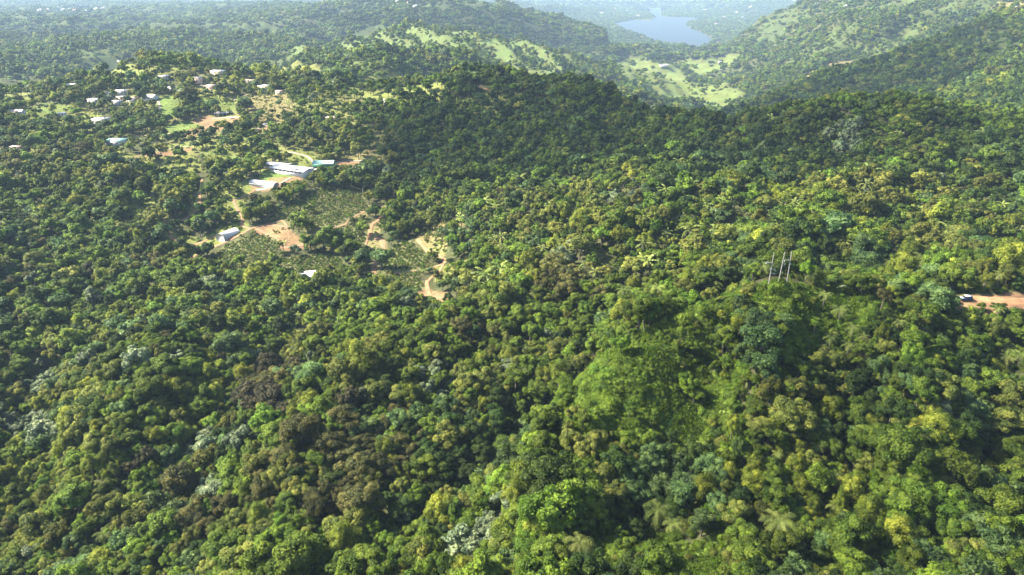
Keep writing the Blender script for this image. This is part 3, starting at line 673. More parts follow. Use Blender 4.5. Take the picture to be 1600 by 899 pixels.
def scatter(Y0, Y1, s, seed):
    r = np.random.default_rng(seed)
    ys = np.arange(Y0, Y1, s); xs = np.arange(-1.25 * Y1, 1.25 * Y1, s)
    Xs, Ys = np.meshgrid(xs, ys); Xs = Xs + (np.arange(len(ys)) % 2)[:, None] * s / 2
    x = (Xs + r.uniform(-.42, .42, Xs.shape) * s).ravel(); y = (Ys + r.uniform(-.42, .42, Xs.shape) * s).ravel()
    m_ = (np.abs(x) < 1.25 * y) & (y > Y0) & (y < Y1); x, y = x[m_], y[m_]
    z = ground(x, y); u, v = project(x, y, z + 4)
    m_ = (u > -170) & (u < 1770) & (v < 1080) & (v > -60); x, y, z = x[m_], y[m_], z[m_]
    hz_ = bil(RUN, x, y)
    m_ = (z + 22 + y * .006) / y > hz_
    x, y, z = x[m_], y[m_], z[m_]
    # zones
    keep_ = np.ones(x.shape, bool); rr_ = r.random(x.shape)
    wx_ = fbm(x, y, 14, 3, 5.5) * (1.5 + y * .004) * .4; wy_ = fbm(x, y, 14, 3, 9.5) * (1.5 + y * .004) * .4
    for c, k, p in ZONES:
        bb = in_bbox(x, y, p)
        if bb.any():
            q = np.zeros(x.shape, bool); q[bb] = inpoly(x[bb] + wx_[bb], y[bb] + wy_[bb], p); keep_ &= ~(q & (rr_ > k) & ~(anyz(x, y, CLUST) & (rr_ < .8)))
    keep_ &= ~(near_grid(x, y) > 0)
    keep_ &= ~anyz(x, y, [LAKE])
    vt = (y > 560) & (y < 1000) & (x / y < -.18); keep_ &= ~(vt & (r.random(x.shape) > .66 + .5 * fbm(x, y, 45, 3, 2.5)))      # the village slope is thinly wooded
    op = bil(rib, x, y) * sm(bil(TRI, x, y), .25, .6); keep_ &= r.random(x.shape) > op * .86
    gl = sm(fbm(x, y, 210, 3, 6.6), .18, .34) * sm(y, 900, 1300) * (1 - sm(y, 5000, 8000))      # grassy openings on the far hills
    keep_ &= r.random(x.shape) > gl * .8
    return x[keep_], y[keep_], z[keep_]
def choose_kind(x, y, seed):
    r = np.random.default_rng(seed)
    u, v = project(x, y, ground(x, y) + 4)
    a = x / y; n1 = fbm(x, y, 34, 3, 1.0); n2 = fbm(x, y, 20, 3, 4.0); n3 = fbm(x, y, 26, 3, 7.0); nb_ = fbm(x, y, 110, 3, 3.0)
    K = KNAMES + ['palm']; Wt = np.zeros((len(x), len(K))); ix = {k: i for i, k in enumerate(K)}
    e = lambda n_, g=3.0: np.exp(g * n_)
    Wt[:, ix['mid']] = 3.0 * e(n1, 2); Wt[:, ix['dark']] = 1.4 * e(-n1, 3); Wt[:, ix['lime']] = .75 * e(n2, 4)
    Wt[:, ix['bright']] = 1.3 * e(n3, 3); Wt[:, ix['olive']] = 1.2 * e(-n3, 3); Wt[:, ix['brown']] = .06 * e(-n2, 3)
    Wt[:, ix['purple']] = .012; Wt[:, ix['silver']] = .035 * e(-n2 - n3, 4); Wt[:, ix['grey']] = .7 * e(n3 - n1, 2.5); Wt[:, ix['palm']] = .3
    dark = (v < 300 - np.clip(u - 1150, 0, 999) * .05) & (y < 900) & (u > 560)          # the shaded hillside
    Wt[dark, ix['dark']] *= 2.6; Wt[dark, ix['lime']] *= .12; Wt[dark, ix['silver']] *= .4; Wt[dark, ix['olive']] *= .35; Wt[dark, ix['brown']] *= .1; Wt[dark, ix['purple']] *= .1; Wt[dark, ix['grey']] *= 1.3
    belt = (u > 720) & (v > 285) & (v < 470) & (y < 480)
    Wt[belt, ix['palm']] = 2.0; Wt[belt, ix['olive']] *= 2.2; Wt[belt, ix['lime']] *= 1.5; Wt[belt, ix['dark']] *= .5
    lb = (u < 640) & (v > 520); Wt[lb, ix['lime']] *= 2.2; Wt[lb, ix['bright']] *= 1.4; Wt[lb, ix['olive']] *= 1.6; Wt[lb, ix['dark']] *= .5
    rb = (u > 1180) & (v > 480); Wt[rb, ix['palm']] = .2; Wt[rb, ix['olive']] *= .5; Wt[rb, ix['bright']] *= 1.8; Wt[rb, ix['brown']] *= .05; Wt[rb, ix['purple']] = 0; Wt[rb, ix['lime']] *= 1.3
    sp_ = (u > 820) & (u < 1180) & (v > 480); Wt[sp_, ix['bright']] *= 3.0; Wt[sp_, ix['olive']] *= .3; Wt[sp_, ix['grey']] *= .6; Wt[sp_, ix['palm']] *= .5; Wt[sp_, ix['brown']] = 0; Wt[sp_, ix['purple']] = 0; Wt[sp_, ix['silver']] *= .3
    vil = (y > 450) & (y < 1000) & (u < 560); Wt[vil, ix['olive']] *= 1.5; Wt[vil, ix['dark']] *= 1.3; Wt[vil, ix['lime']] *= 1.2
    for zs, k, f in ((BROWN_Z, 'brown', .5), (PURP_Z, 'purple', .95), (SILV_Z, 'silver', .88), (GREY_Z, 'grey', .8), (LIME_Z, 'lime', .5)):
        m_ = anyz(x, y, zs); tot = Wt[m_].sum(1); Wt[m_] *= (1 - f); Wt[m_, ix[k]] += tot * f
    Wt[y > 900, ix['palm']] = 0; Wt[y > 1200, ix['purple']] = 0; Wt[y > 1200, ix['brown']] *= .5; Wt[y > 1000, ix['lime']] *= .25; Wt[y > 1000, ix['olive']] *= .4; Wt[y > 1000, ix['silver']] *= .3; Wt[y > 1000, ix['brown']] *= .2
    Wt /= Wt.sum(1)[:, None]; cs = np.cumsum(Wt, 1)
    ch = (r.random(len(x))[:, None] > cs).sum(1).clip(0, len(K) - 1)
    return np.array(K)[ch]
# ------------------------------------------------------------------ paths
DIRT = plain('packed_dirt', (.22, .13, .065), .95, .3, .25, bump=.4)
ORANGE = plain('orange_dirt', (.27, .14, .065), .95, .35, .2, bump=.5)
PALE = plain('pale_gravel', (.28, .23, .17), .95, .25, .3, bump=.3)
def smooth_line(P_, step):
    P_ = np.array(P_, float)
    if len(P_) > 2:
        Q = []
        for i in range(len(P_) - 1):
            p0, p1, p2, p3 = P_[max(i - 1, 0)], P_[i], P_[i + 1], P_[min(i + 2, len(P_) - 1)]
            for t in np.linspace(0, 1, 12, endpoint=False):
                Q.append(.5 * (2 * p1 + (p2 - p0) * t + (2 * p0 - 5 * p1 + 4 * p2 - p3) * t * t + (3 * p1 - p0 - 3 * p2 + p3) * t ** 3))
        Q.append(P_[-1]); P_ = np.array(Q)
    d = np.concatenate([[0], np.cumsum(np.linalg.norm(np.diff(P_, axis=0), axis=1))])
    s = np.arange(0, d[-1], step); s = np.append(s, d[-1])
    return np.stack([np.interp(s, d, P_[:, 0]), np.interp(s, d, P_[:, 1])], -1)
def path(name, pix, width, mat, taper=1.0):
    w = np.array([px(u, v)[:2] for u, v in pix]); L = smooth_line(w, 1.5)
    ROADS.append(([tuple(q) for q in L[::4]] + [tuple(L[-1])], width / 2))
    t = np.gradient(L, axis=0); t /= np.linalg.norm(t, axis=1)[:, None] + 1e-9
    nrm = np.stack([-t[:, 1], t[:, 0]], -1); n_ = len(L); K = 9
    wob = fbm(L[:, 0], L[:, 1], 9, 3, 2.0); wob2 = fbm(L[:, 0], L[:, 1], 9, 3, 12.0)
    rows = []
    for k in range(K):
        f = k / (K - 1) * 2 - 1; wid = width / 2 * (1 + .35 * (wob if f > 0 else wob2)) * np.linspace(1, taper, n_)
        q = L + nrm * (f * wid)[:, None]
        z = ground(q[:, 0], q[:, 1]) + (.24 if abs(f) < .99 else -.25)
        rows.append(np.concatenate([q, z[:, None]], 1))
    V = np.stack(rows, 1).reshape(-1, 3)
    i0 = (np.arange(n_ - 1)[:, None] * K + np.arange(K - 1)[None]).ravel()
    me = mesh_np(name, V, np.stack([i0, i0 + 1, i0 + K + 1, i0 + K], -1), [mat], smooth=True)
    return tag(link(bpy.data.objects.new(name, me)), kind='structure')
ROADS = []
for pix, w, m in [
 ([(256,343),(262,360),(272,376),(292,384),(318,378)], 3.0, DIRT), ([(316,280),(312,300),(312,318),(304,331)], 2.6, DIRT),
 ([(296,405),(315,394),(345,382),(372,369),(395,357),(420,352),(450,356)], 2.8, DIRT), ([(364,312),(370,325),(379,338),(378,352),(392,358)], 2.6, DIRT),
 ([(440,386),(462,386),(482,378),(494,366),(512,358)], 4.5, DIRT), ([(400,357),(425,368),(445,384)], 2.2, DIRT), ([(540,350),(556,338),(585,322),(612,318)], 1.8, DIRT),
 ([(606,330),(590,345),(581,352),(577,372)], 3.2, ORANGE), ([(585,372),(598,378),(598,392)], 4.6, DIRT), ([(588,402),(585,414),(584,426)], 3.0, DIRT),
 ([(652,374),(662,386),(674,397),(696,408),(678,418)], 2.8, ORANGE), ([(612,426),(630,427),(650,423)], 1.8, DIRT),
 ([(560,438),(600,446),(635,455),(660,462),(694,471)], 2.4, DIRT), ([(668,438),(668,448),(672,462)], 2.6, ORANGE), ([(655,460),(672,464),(696,470)], 6.0, ORANGE),
 ([(446,238),(462,240),(480,245),(492,256),(500,262)], 2.6, PALE), ([(520,256),(545,252),(590,250)], 2.2, PALE), ([(522,262),(545,262),(570,262)], 9.0, PALE),
 ([(455,278),(440,286),(420,294),(400,297)], 2.8, PALE), ([(330,186),(350,184),(376,184)], 3.0, PALE), ([(262,209),(290,209),(336,207)], 2.2, PALE),
 ([(236,238),(262,233),(298,229)], 2.0, PALE), ([(183,256),(200,250),(222,243)], 1.8, DIRT), ([(398,205),(408,199),(420,196),(440,196)], 3.5, PALE), ([(360,158),(375,152),(388,148)], 2.2, PALE),
 ([(238,157),(248,160),(250,172)], 2.6, PALE), ([(315,132),(322,136),(330,140)], 4.0, PALE), ([(184,222),(198,218),(214,213),(240,212)], 2.0, PALE),
 ([(510,358),(525,356),(542,350)], 2.2, DIRT), ([(584,424),(592,436),(604,446)], 2.0, DIRT), ([(694,408),(688,422),(674,434),(669,440)], 2.4, ORANGE), ([(577,372),(572,385),(586,402)], 2.0, DIRT),
 ([(400,297),(388,304),(372,312),(364,314)], 2.2, DIRT), ([(318,378),(338,370),(352,376),(372,369)], 2.2, DIRT), ([(420,352),(440,345),(450,356)], 1.8, DIRT), ([(304,331),(290,342),(270,352)], 2.0, DIRT),
 ([(690,203),(692,196),(690,190)], 2.0, DIRT), ([(1262,121),(1290,108),(1320,96)], 3.0, DIRT), ([(740,133),(752,137),(762,140)], 3.0, DIRT), ([(530,155),(560,157),(590,155)], 2.0, DIRT)]:
    path('dirt_path', pix, w, m)
path('dirt_road', [(1490,470),(1515,469),(1545,469),(1575,471),(1620,473),(1680,476)], 4.6, ORANGE)
build_open()
FX, FY, FZ, FK, FS = [], [], [], [], []     # forest mass
def put_mass(x, y, z, kinds, lod, sc, nv):
    r = np.random.default_rng(len(FX) + 50)
    q = r.integers(0, nv, len(x))
    FK.append(np.array([src_index[(k, lod if (k != 'palm') else min(lod, 1), qq % (3 if lod < 2 or k == 'palm' else 2))] for k, qq in zip(kinds, q)], np.int32))
    FX.append(x); FY.append(y); FZ.append(z); FS.append(sc)
# palms that stand out in the photo, at the foot position of each
PALMS = [(1308,508,1.15),(1328,534,1.1),(1295,545,1.0),(1283,560,.9),(1322,560,1.1),(1345,548,.9),(1025,832,1.3),(1050,842,1.1),(905,882,1.3),(1212,852,1.6),(1565,585,1.3),(1588,668,1.3),(1590,575,1.2),(1555,452,1.25),(1512,452,1.1),(1463,452,1.2),
 (1555,500,1.0),(1088,720,1.2),(168,852,1.15),(1050,440,1.0),(1015,462,1.0),(940,505,1.0),(820,560,1.0),(760,600,1.0),(985,470,.9),(1285,480,.9),(640,668,1.0),(575,672,1.0),(1010,760,1.0),(1400,520,.9),(865,250,1.4),(1225,395,1.1),(1255,400,1.1),(1290,402,1.0),(1330,405,1.1)]
# near : kinds, sizes
x0_, y0_, z0_ = scatter(48, 300, 3.95, 1)
PX_ = [px(u, v) for u, v, s in PALMS]
m_ = np.ones(len(x0_), bool)
for (a_, b_, c_z), (u, v, s) in zip(PX_, PALMS): m_ &= (x0_ - a_) ** 2 + (y0_ - b_ + 1.5) ** 2 > (3.4 * s) ** 2
x0_, y0_, z0_ = x0_[m_], y0_[m_], z0_[m_]
k0_ = choose_kind(x0_, y0_, 2)
r_ = np.random.default_rng(3)
s0_ = np.clip(np.exp(r_.normal(-.25, .33, len(x0_))), .42, 1.55)
z0_ = z0_ - .4 + r_.uniform(0, 2.4, len(x0_)) * (low_factor(x0_, y0_, z0_) > .9)
s0_ *= np.exp(.38 * fbm(x0_, y0_, 26, 2, 6.0)) * low_factor(x0_, y0_, z0_); s0_[k0_ == 'palm'] *= 1.25
n_sp = anyz(x0_, y0_, [z_[2] for z_ in ZONES]); s0_[n_sp] *= .62
u0_, v0_ = project(x0_, y0_, z0_ + 4 * s0_)
d0_ = np.sqrt(x0_ ** 2 + y0_ ** 2 + z0_ ** 2)
inf = (u0_ > 8) & (u0_ < 1592) & (v0_ > 5) & (v0_ < 893)
isp = k0_ == 'palm'
size = s0_ / d0_ * np.where((k0_ == 'brown') | (k0_ == 'purple'), 1.2, 1.0)
def top(mask, n_):
    idx = np.nonzero(mask)[0]; return idx[np.argsort(-size[idx])[:n_]]
ind = np.concatenate([top(inf & ~isp, 296), top(inf & isp, 40)])
rest = np.ones(len(x0_), bool); rest[ind] = False
put_mass(x0_[rest], y0_[rest], z0_[rest], k0_[rest], 0, s0_[rest], 3)
IND = [(x0_[i], y0_[i], z0_[i], k0_[i], s0_[i], u0_[i], v0_[i]) for i in ind]
for (a_, b_, c_z), (u, v, s) in zip(PX_, PALMS): IND.append((a_, b_, c_z + .8, 'palm', s * 1.1, u, v - 20))
for Y0, Y1, s, lod, mul in ((300, 900, 5.2, 1, .98), (900, 2400, 8.2, 2, 1.3), (2400, 8500, 17, 3, 1.05), (8500, 21000, 60, 3, 3.0)):
    x, y, z = scatter(Y0, Y1, s, int(Y0))
    k = choose_kind(x, y, int(Y0) + 1)
    r_ = np.random.default_rng(int(Y0))
    sc = mul * np.clip(np.exp(r_.normal(-.07, .35, len(x))), .5, 1.7)
    if Y0 < 1000: sc = sc * low_factor(x, y, z) * np.exp(.35 * fbm(x, y, 30, 2, 6.0))
    sc = np.where(k == 'palm', sc * 1.25, sc)
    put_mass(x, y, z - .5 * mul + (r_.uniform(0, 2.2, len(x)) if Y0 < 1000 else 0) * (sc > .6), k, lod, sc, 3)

def build_mass(name, label, lists):
    X_, Y_, Z_, K_, S_ = map(np.concatenate, lists); n_ = len(X_); print(name, n_)
    r_ = np.random.default_rng(n_)
    pm = bpy.data.meshes.new(name); pm.vertices.add(n_); pm.vertices.foreach_set('co', np.stack([X_, Y_, Z_], -1).astype(np.float32).ravel())
    at = pm.attributes.new('kind_index', 'INT', 'POINT'); at.data.foreach_set('value', K_)
    sx, sy, sz = (r_.uniform(.8, 1.22, n_) for _ in range(3))
    at = pm.attributes.new('tree_scale', 'FLOAT_VECTOR', 'POINT'); at.data.foreach_set('vector', np.stack([S_ * sx, S_ * sy, S_ * sz], -1).astype(np.float32).ravel())
    at = pm.attributes.new('tree_turn', 'FLOAT_VECTOR', 'POINT'); at.data.foreach_set('vector', np.stack([r_.normal(0, .10, n_), r_.normal(0, .10, n_), r_.uniform(0, 6.28, n_)], -1).astype(np.float32).ravel())
    ob = tag(link(bpy.data.objects.new(name, pm)), label, name, kind='stuff')
    md = ob.modifiers.new('scatter', 'NODES'); md.node_group = ng
    return ob
ng = bpy.data.node_groups.new('plant_scatter', 'GeometryNodeTree')
ng.interface.new_socket('Geometry', in_out='INPUT', socket_type='NodeSocketGeometry'); ng.interface.new_socket('Geometry', in_out='OUTPUT', socket_type='NodeSocketGeometry')
gi = ng.nodes.new('NodeGroupInput'); go = ng.nodes.new('NodeGroupOutput')
ci = ng.nodes.new('GeometryNodeCollectionInfo'); ci.inputs['Collection'].default_value = SRC; ci.inputs['Separate Children'].default_value = True; ci.inputs['Reset Children'].default_value = True
ip = ng.nodes.new('GeometryNodeInstanceOnPoints'); ip.inputs['Pick Instance'].default_value = True
def nat(nm, t):
    a_ = ng.nodes.new('GeometryNodeInputNamedAttribute'); a_.data_type = t; a_.inputs['Name'].default_value = nm; return a_.outputs[0]
er = ng.nodes.new('FunctionNodeEulerToRotation')
ng.links.new(nat('kind_index', 'INT'), ip.inputs['Instance Index']); ng.links.new(nat('tree_scale', 'FLOAT_VECTOR'), ip.inputs['Scale'])
ng.links.new(nat('tree_turn', 'FLOAT_VECTOR'), er.inputs[0]); ng.links.new(er.outputs[0], ip.inputs['Rotation'])
ng.links.new(gi.outputs[0], ip.inputs['Points']); ng.links.new(ci.outputs[0], ip.inputs['Instance']); ng.links.new(ip.outputs[0], go.inputs[0])
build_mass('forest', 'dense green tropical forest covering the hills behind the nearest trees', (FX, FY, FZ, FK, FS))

# low growth : creepers, shrubs and grass on the open slopes and under the near trees, crop rows on the farm
U_, C_ = ([], [], [], [], []), ([], [], [], [], [])
def add_low(L_, x, y, kk, lod, sc, sink=.1):
    r_ = np.random.default_rng(len(x) + 5)
    L_[0].append(x); L_[1].append(y); L_[2].append(ground(x, y) - sink); L_[4].append(sc)
    L_[3].append(np.array([src_index[(q, 0 if 'tuft' in q else lod, int(w_))] for q, w_ in zip(kk, r_.integers(0, 2, len(x)))], np.int32))
def clear_of(x, y, kd=.6, rd=.4):
    m_ = np.ones(x.shape, bool)
    for kx, ky, d in KP:
        if abs(d - 8.01) > .001: m_ &= (x - kx) ** 2 + (y - ky) ** 2 > (d * kd) ** 2
    return m_ & ~(near_grid(x, y) == 1)
for zi, (c, k, p) in enumerate(ZONES):
    ys = [q[1] for q in p]; xs = [q[0] for q in p]
    if max(ys) > 1100 or c is SOIL or c is FARG or c is VALG: continue
    s = {VINE: .95, CROP: 2.3, GRASS: 3.0, DRYG: 3.0, LAWN: 7.0}[c]
    if min(ys) > 500 and c is not CROP: s *= 1.6
    gx, gy = np.meshgrid(np.arange(min(xs), max(xs), s), np.arange(min(ys), max(ys), s * (1.0 if c != CROP else 1.25)))
    r_ = np.random.default_rng(zi + 1); j = .5 if c != CROP else .22
    x = (gx + r_.uniform(-j, j, gx.shape) * s).ravel(); y = (gy + r_.uniform(-j, j, gx.shape) * s).ravel()
    m_ = inpoly(x, y, p) & clear_of(x, y); x, y = x[m_], y[m_]
    if not len(x): continue
    if c == VINE:
        nz_ = fbm(x, y, 9, 3, 3.); kk = np.where(nz_ > .12, 'low_bright', np.where(nz_ < -.28, 'tuft', 'low_vine')); sc = np.where(kk == 'tuft', r_.uniform(.7, 1.3, len(x)), np.exp(r_.normal(-.95, .36, len(x))) * (1.15 + 1.2 * nz_))
        add_low(U_, x, y, kk, 0, sc, .15)
    elif c == CROP: add_low(C_, x, y, r_.choice(['low_mid', 'low_bright', 'low_mid', 'low_olive'], len(x)), 1, r_.uniform(.45, .85, len(x)))
    elif c == LAWN: add_low(U_, x, y, r_.choice(['tuft', 'low_bright'], len(x)), 1, r_.uniform(.25, .5, len(x)), 0)
    else: add_low(U_, x, y, r_.choice(['low_olive', 'low_bright', 'dry_tuft', 'tuft', 'low_vine'], len(x)), 1, r_.uniform(.4, 1.0, len(x)))
x, y, z = scatter(48, 300, 3.1, 77)
r_ = np.random.default_rng(78); m_ = ~anyz(x, y, [z_[2] for z_ in ZONES if z_[0] is not VINE]); x, y = x[m_], y[m_]
add_low(U_, x, y, r_.choice(['low_vine', 'low_bright', 'low_mid', 'low_olive'], len(x)), 0, r_.uniform(.7, 1.5, len(x)) * low_factor(x, y, ground(x, y)) ** 1.3)
build_mass('undergrowth', 'low creepers, shrubs and long grass on the open slopes and under the trees', U_)
build_mass('crops', 'rows of low crop bushes on the farm clearings', C_)

# individual trees
def put_tree(x, y, z, k, s, rz, var):
    if k == 'palm':
        t = empty('palm_tree', (x, y, z), rz); parts = (('trunk', PT0), ('fronds', PF0[var]))
    else:
        t = empty('broadleaf_tree', (x, y, z), rz); parts = (('trunk', TR0[var]), ('crown', CR0[k][var]))
    q = float(rng.uniform(.85, 1.2)); t.scale = (s, s, s * q)
    for nm, me_ in parts: link(bpy.data.objects.new(nm, me_), t)
    return t
WORD = dict(mid='mid green rounded tree', dark='dark green dense tree', lime='yellow-green feathery tree', bright='fresh green leafy tree', olive='olive green tree', brown='brown-tinged tree',
            purple='dark purple-brown tree', silver='pale silvery tree', grey='blue-grey green large-leaved tree', palm='palm tree')
AREAS = [('at the bottom left corner', lambda u, v: u < 200 and v > 760), ('at the bottom right corner', lambda u, v: u > 1400 and v > 760),
 ('on the spur below the power poles', lambda u, v: 880 < u < 1320 and v < 600), ('along the bottom edge, left half', lambda u, v: v > 800 and u < 500), ('along the bottom edge, near the middle', lambda u, v: v > 800 and u < 900),
 ('along the bottom edge, right of middle', lambda u, v: v > 800 and u < 1200), ('along the bottom edge, right half', lambda u, v: v > 800),
 ('on the lower left slope', lambda u, v: u < 300), ('beside the brown grove', lambda u, v: u < 560), ('right of the brown grove', lambda u, v: u < 780),
 ('at the foot of the grassy spur', lambda u, v: u < 980), ('below the grassy spur', lambda u, v: u < 1180), ('below the dirt road, lower right', lambda u, v: u < 1420 and v > 620), ('just below the dirt road, upper right', lambda u, v: u >= 1180 and v <= 620), ('near the right edge', lambda u, v: True)]
ORD = 'first second third fourth fifth sixth seventh eighth ninth tenth eleventh twelfth thirteenth fourteenth fifteenth sixteenth seventeenth eighteenth nineteenth twentieth'.split()
ORD += ['twenty-' + q for q in ORD[:9]] + ['thirtieth'] + ['thirty-' + q for q in ORD[:9]]
cells = {}
for i, (x, y, z, k, s, u, v) in enumerate(IND):
    t = put_tree(x, y, z, k, s, float(rng.uniform(0, 6.28)), int(rng.integers(0, 3)))
    sz = 'small ' if s < .82 else ('big ' if s > 1.2 else '')
    ar = next(n_ for n_, f in AREAS if f(u, v))
    cells.setdefault((sz + WORD[k], ar), []).append((u, t))
    tag(t, cat='palm' if k == 'palm' else 'tree', group='palms in the near forest' if k == 'palm' else 'trees of the near forest')
for (wd, ar), l_ in cells.items():
    l_.sort(key=lambda q: q[0]); n_ = len(l_)
    for i, (u, t) in enumerate(l_):
        if n_ == 1: t['label'] = '%s %s' % (wd, ar)
        elif i == 0: t['label'] = 'leftmost %s %s' % (wd, ar)
        elif i == n_ - 1: t['label'] = 'rightmost %s %s' % (wd, ar)
        else: t['label'] = '%s %s from left, %s' % (wd, ORD[min(i, 38)], ar)
# ------------------------------------------------------------------ buildings
def bx(x0, x1, y0, y1, z0, z1):
    V = np.array([(x, y, z) for z in (z0, z1) for y in (y0, y1) for x in (x0, x1)], float)
    Fq = np.array([[0, 2, 3, 1], [4, 5, 7, 6], [0, 1, 5, 4], [2, 6, 7, 3], [0, 4, 6, 2], [1, 3, 7, 5]]); return V, Fq
def part(name, prs, mat, parent, **k):
    V, Fq = join(prs); return tag(link(bpy.data.objects.new(name, mesh_np(name, V, Fq, [mat])), parent), **k)
def prism(x0, x1, prof):
    """extrude a (y, z) profile along x"""
    n_ = len(prof); V = np.array([(x0, y, z) for y, z in prof] + [(x1, y, z) for y, z in prof], float)
    quads = [[i, (i + 1) % n_, (i + 1) % n_ + n_, i + n_] for i in range(n_)]
    # end caps as quad strips (profile is symmetric about its middle)
    h = n_ // 2
    for i in range(h - 1):
        a, b, c, d = i, i + 1, n_ - 2 - i, n_ - 1 - i
        quads.append([a, b, c, d]); quads.append([d + n_, c + n_, b + n_, a + n_])
    return V, np.array(quads)
MW = dict(white=plain('white_render', (.52, .50, .46), .8, .08, .6), cream=plain('cream_render', (.62, .50, .33), .8, .1, .6), peach=plain('peach_render', (.60, .42, .32), .8, .1, .6),
          grey=plain('grey_concrete', (.40, .39, .37), .85, .15, .6), pink=plain('pink_render', (.55, .30, .25), .8, .1, .6), green=plain('green_steel', (.035, .15, .10), .5, .1, .8),
          roofwhite=plain('white_roof_coating', (.52, .51, .49), .6, .22, .35), roofgrey=plain('grey_roof', (.34, .34, .35), .6, .3, .4), roofgreen=plain('pale_green_metal_roof', (.26, .44, .37), .45, .1, .5),
          roofpink=plain('pinkish_roof', (.46, .34, .29), .7, .3, .4), dark=plain('dark_roof', (.07, .07, .08), .7, .2, .5), glass=plain('window_glass', (.03, .04, .05), .15, .1, 1.0),
          door=plain('door_paint', (.16, .11, .08), .6, .1, 1.0), solar=plain('solar_panel', (.30, .30, .36), .3, .1, 2.0), tarp=plain('white_sheeting', (.46, .45, .44), .55, .05, .4))
HN = [0]
def house(u, v, w, d, h, rz, wall, roof, style, label, cat='house', name='house', storeys=1, dz=0.0):
    x, y, z = px(u, v); HN[0] += 1
    if cat == 'house' and w < 25: w, d = w * .88, d * .88
    r = np.random.default_rng(HN[0])
    t = empty(name, (x, y, z + dz), R(rz), label=label, cat=cat)
    hw, hd = w / 2, d / 2
    if style in ('flat', 'gable', 'mono'):
        part('wall', [bx(-hw, hw, -hd, hd, -3, h)], MW[wall], t)
    e = .5
    if style == 'flat':
        rf = [bx(-hw - e, hw + e, -hd - e, hd + e, h + .004, h + .28)]
        part('roof', rf, MW[roof], t)
        if w > 11: part('water_tank', [tube((hw * .5, 0, h + .28), (hw * .5, 0, h + 1.3), .7, .65, 10)], MW['roofgrey'], t)
    elif style == 'gable':
        rh = d * .17
        part('gable_end', [prism(-hw + .02, hw - .02, [(-hd, h + .002), (-.01, h + rh - .05), (.01, h + rh - .05), (hd, h + .002)])], MW[wall], t)
        part('roof', [prism(-hw - e, hw + e, [(-hd - e, h - .1 - e * .3), (-.01, h + rh), (.01, h + rh), (hd + e, h - .1 - e * .3), (hd + e, h + .1 - e * .3), (.01, h + rh + .2), (-.01, h + rh + .2), (-hd - e, h + .1 - e * .3)][::1])], MW[roof], t)
    elif style == 'mono':
        V, Fq = bx(-hw - e, hw + e, -hd - e, hd + e, h + .01, h + .2); V[:, 2] += (V[:, 1] + hd + e) * .10
        part('roof', [(V, Fq)], MW[roof], t)
        V, Fq = bx(-hw + .01, hw - .01, -hd + .01, hd - .01, h - .2, h + .005); V[4:, 2] += (V[4:, 1] + hd) * .10; part('upper_wall', [(V, Fq)], MW[wall], t)
    elif style == 'arch':
        ang = np.linspace(0, math.pi, 13); out_ = [(-hd * math.cos(a), h * .45 + h * .75 * math.sin(a)) for a in ang]
        prof = [(-hd, -2.5)] + out_ + [(hd, -2.5)]
        part('cover', [prism(-hw, hw, prof)], MW[roof], t)
        part('end_wall', [prism(hw + .01, hw + .08, [(a * .97, b - .08) for a, b in prof]), prism(-hw - .08, -hw - .01, [(a * .97, b - .08) for a, b in prof])], MW[wall], t)
        part('door', [bx(hw + .09, hw + .14, -1.1, 1.1, -1, h * .6)], MW['door'], t)
        part('edge_rail', [bx(-hw, hw, -hd - .12, -hd - .02, h * .40, h * .5)], MW['grey'], t)
    if style in ('flat', 'gable', 'mono'):
        nw = max(2, int(w / 3.4)); dp = int(r.integers(0, nw))
        for s in range(storeys):
            z0 = 1.0 + 2.9 * s - (0 if storeys == 1 else .2)
            for q in range(nw):
                cx = -hw + (q + .5) * w / nw
                if q == dp and s == 0:
                    dd = part('door', [bx(cx - .5, cx + .5, -hd - .06, -hd - .004, -.1, 2.1)], MW['door'], t)
                else:
                    f = part('window', [bx(cx - .65, cx + .65, -hd - .08, -hd - .004, z0, z0 + 1.15)], MW['roofgrey'], t)
                    part('pane', [bx(cx - .55, cx + .55, -hd - .10, -hd - .083, z0 + .1, z0 + 1.05)], MW['glass'], f)
            for sx in (-1, 1):
                f = part('window', [bx(*(sorted((sx * (hw + .004), sx * (hw + .08)))), -.6, .6, z0, z0 + 1.15)], MW['roofgrey'], t)
                part('pane', [bx(*(sorted((sx * (hw + .083), sx * (hw + .10)))), -.5, .5, z0 + .1, z0 + 1.05)], MW['glass'], f)
    return t
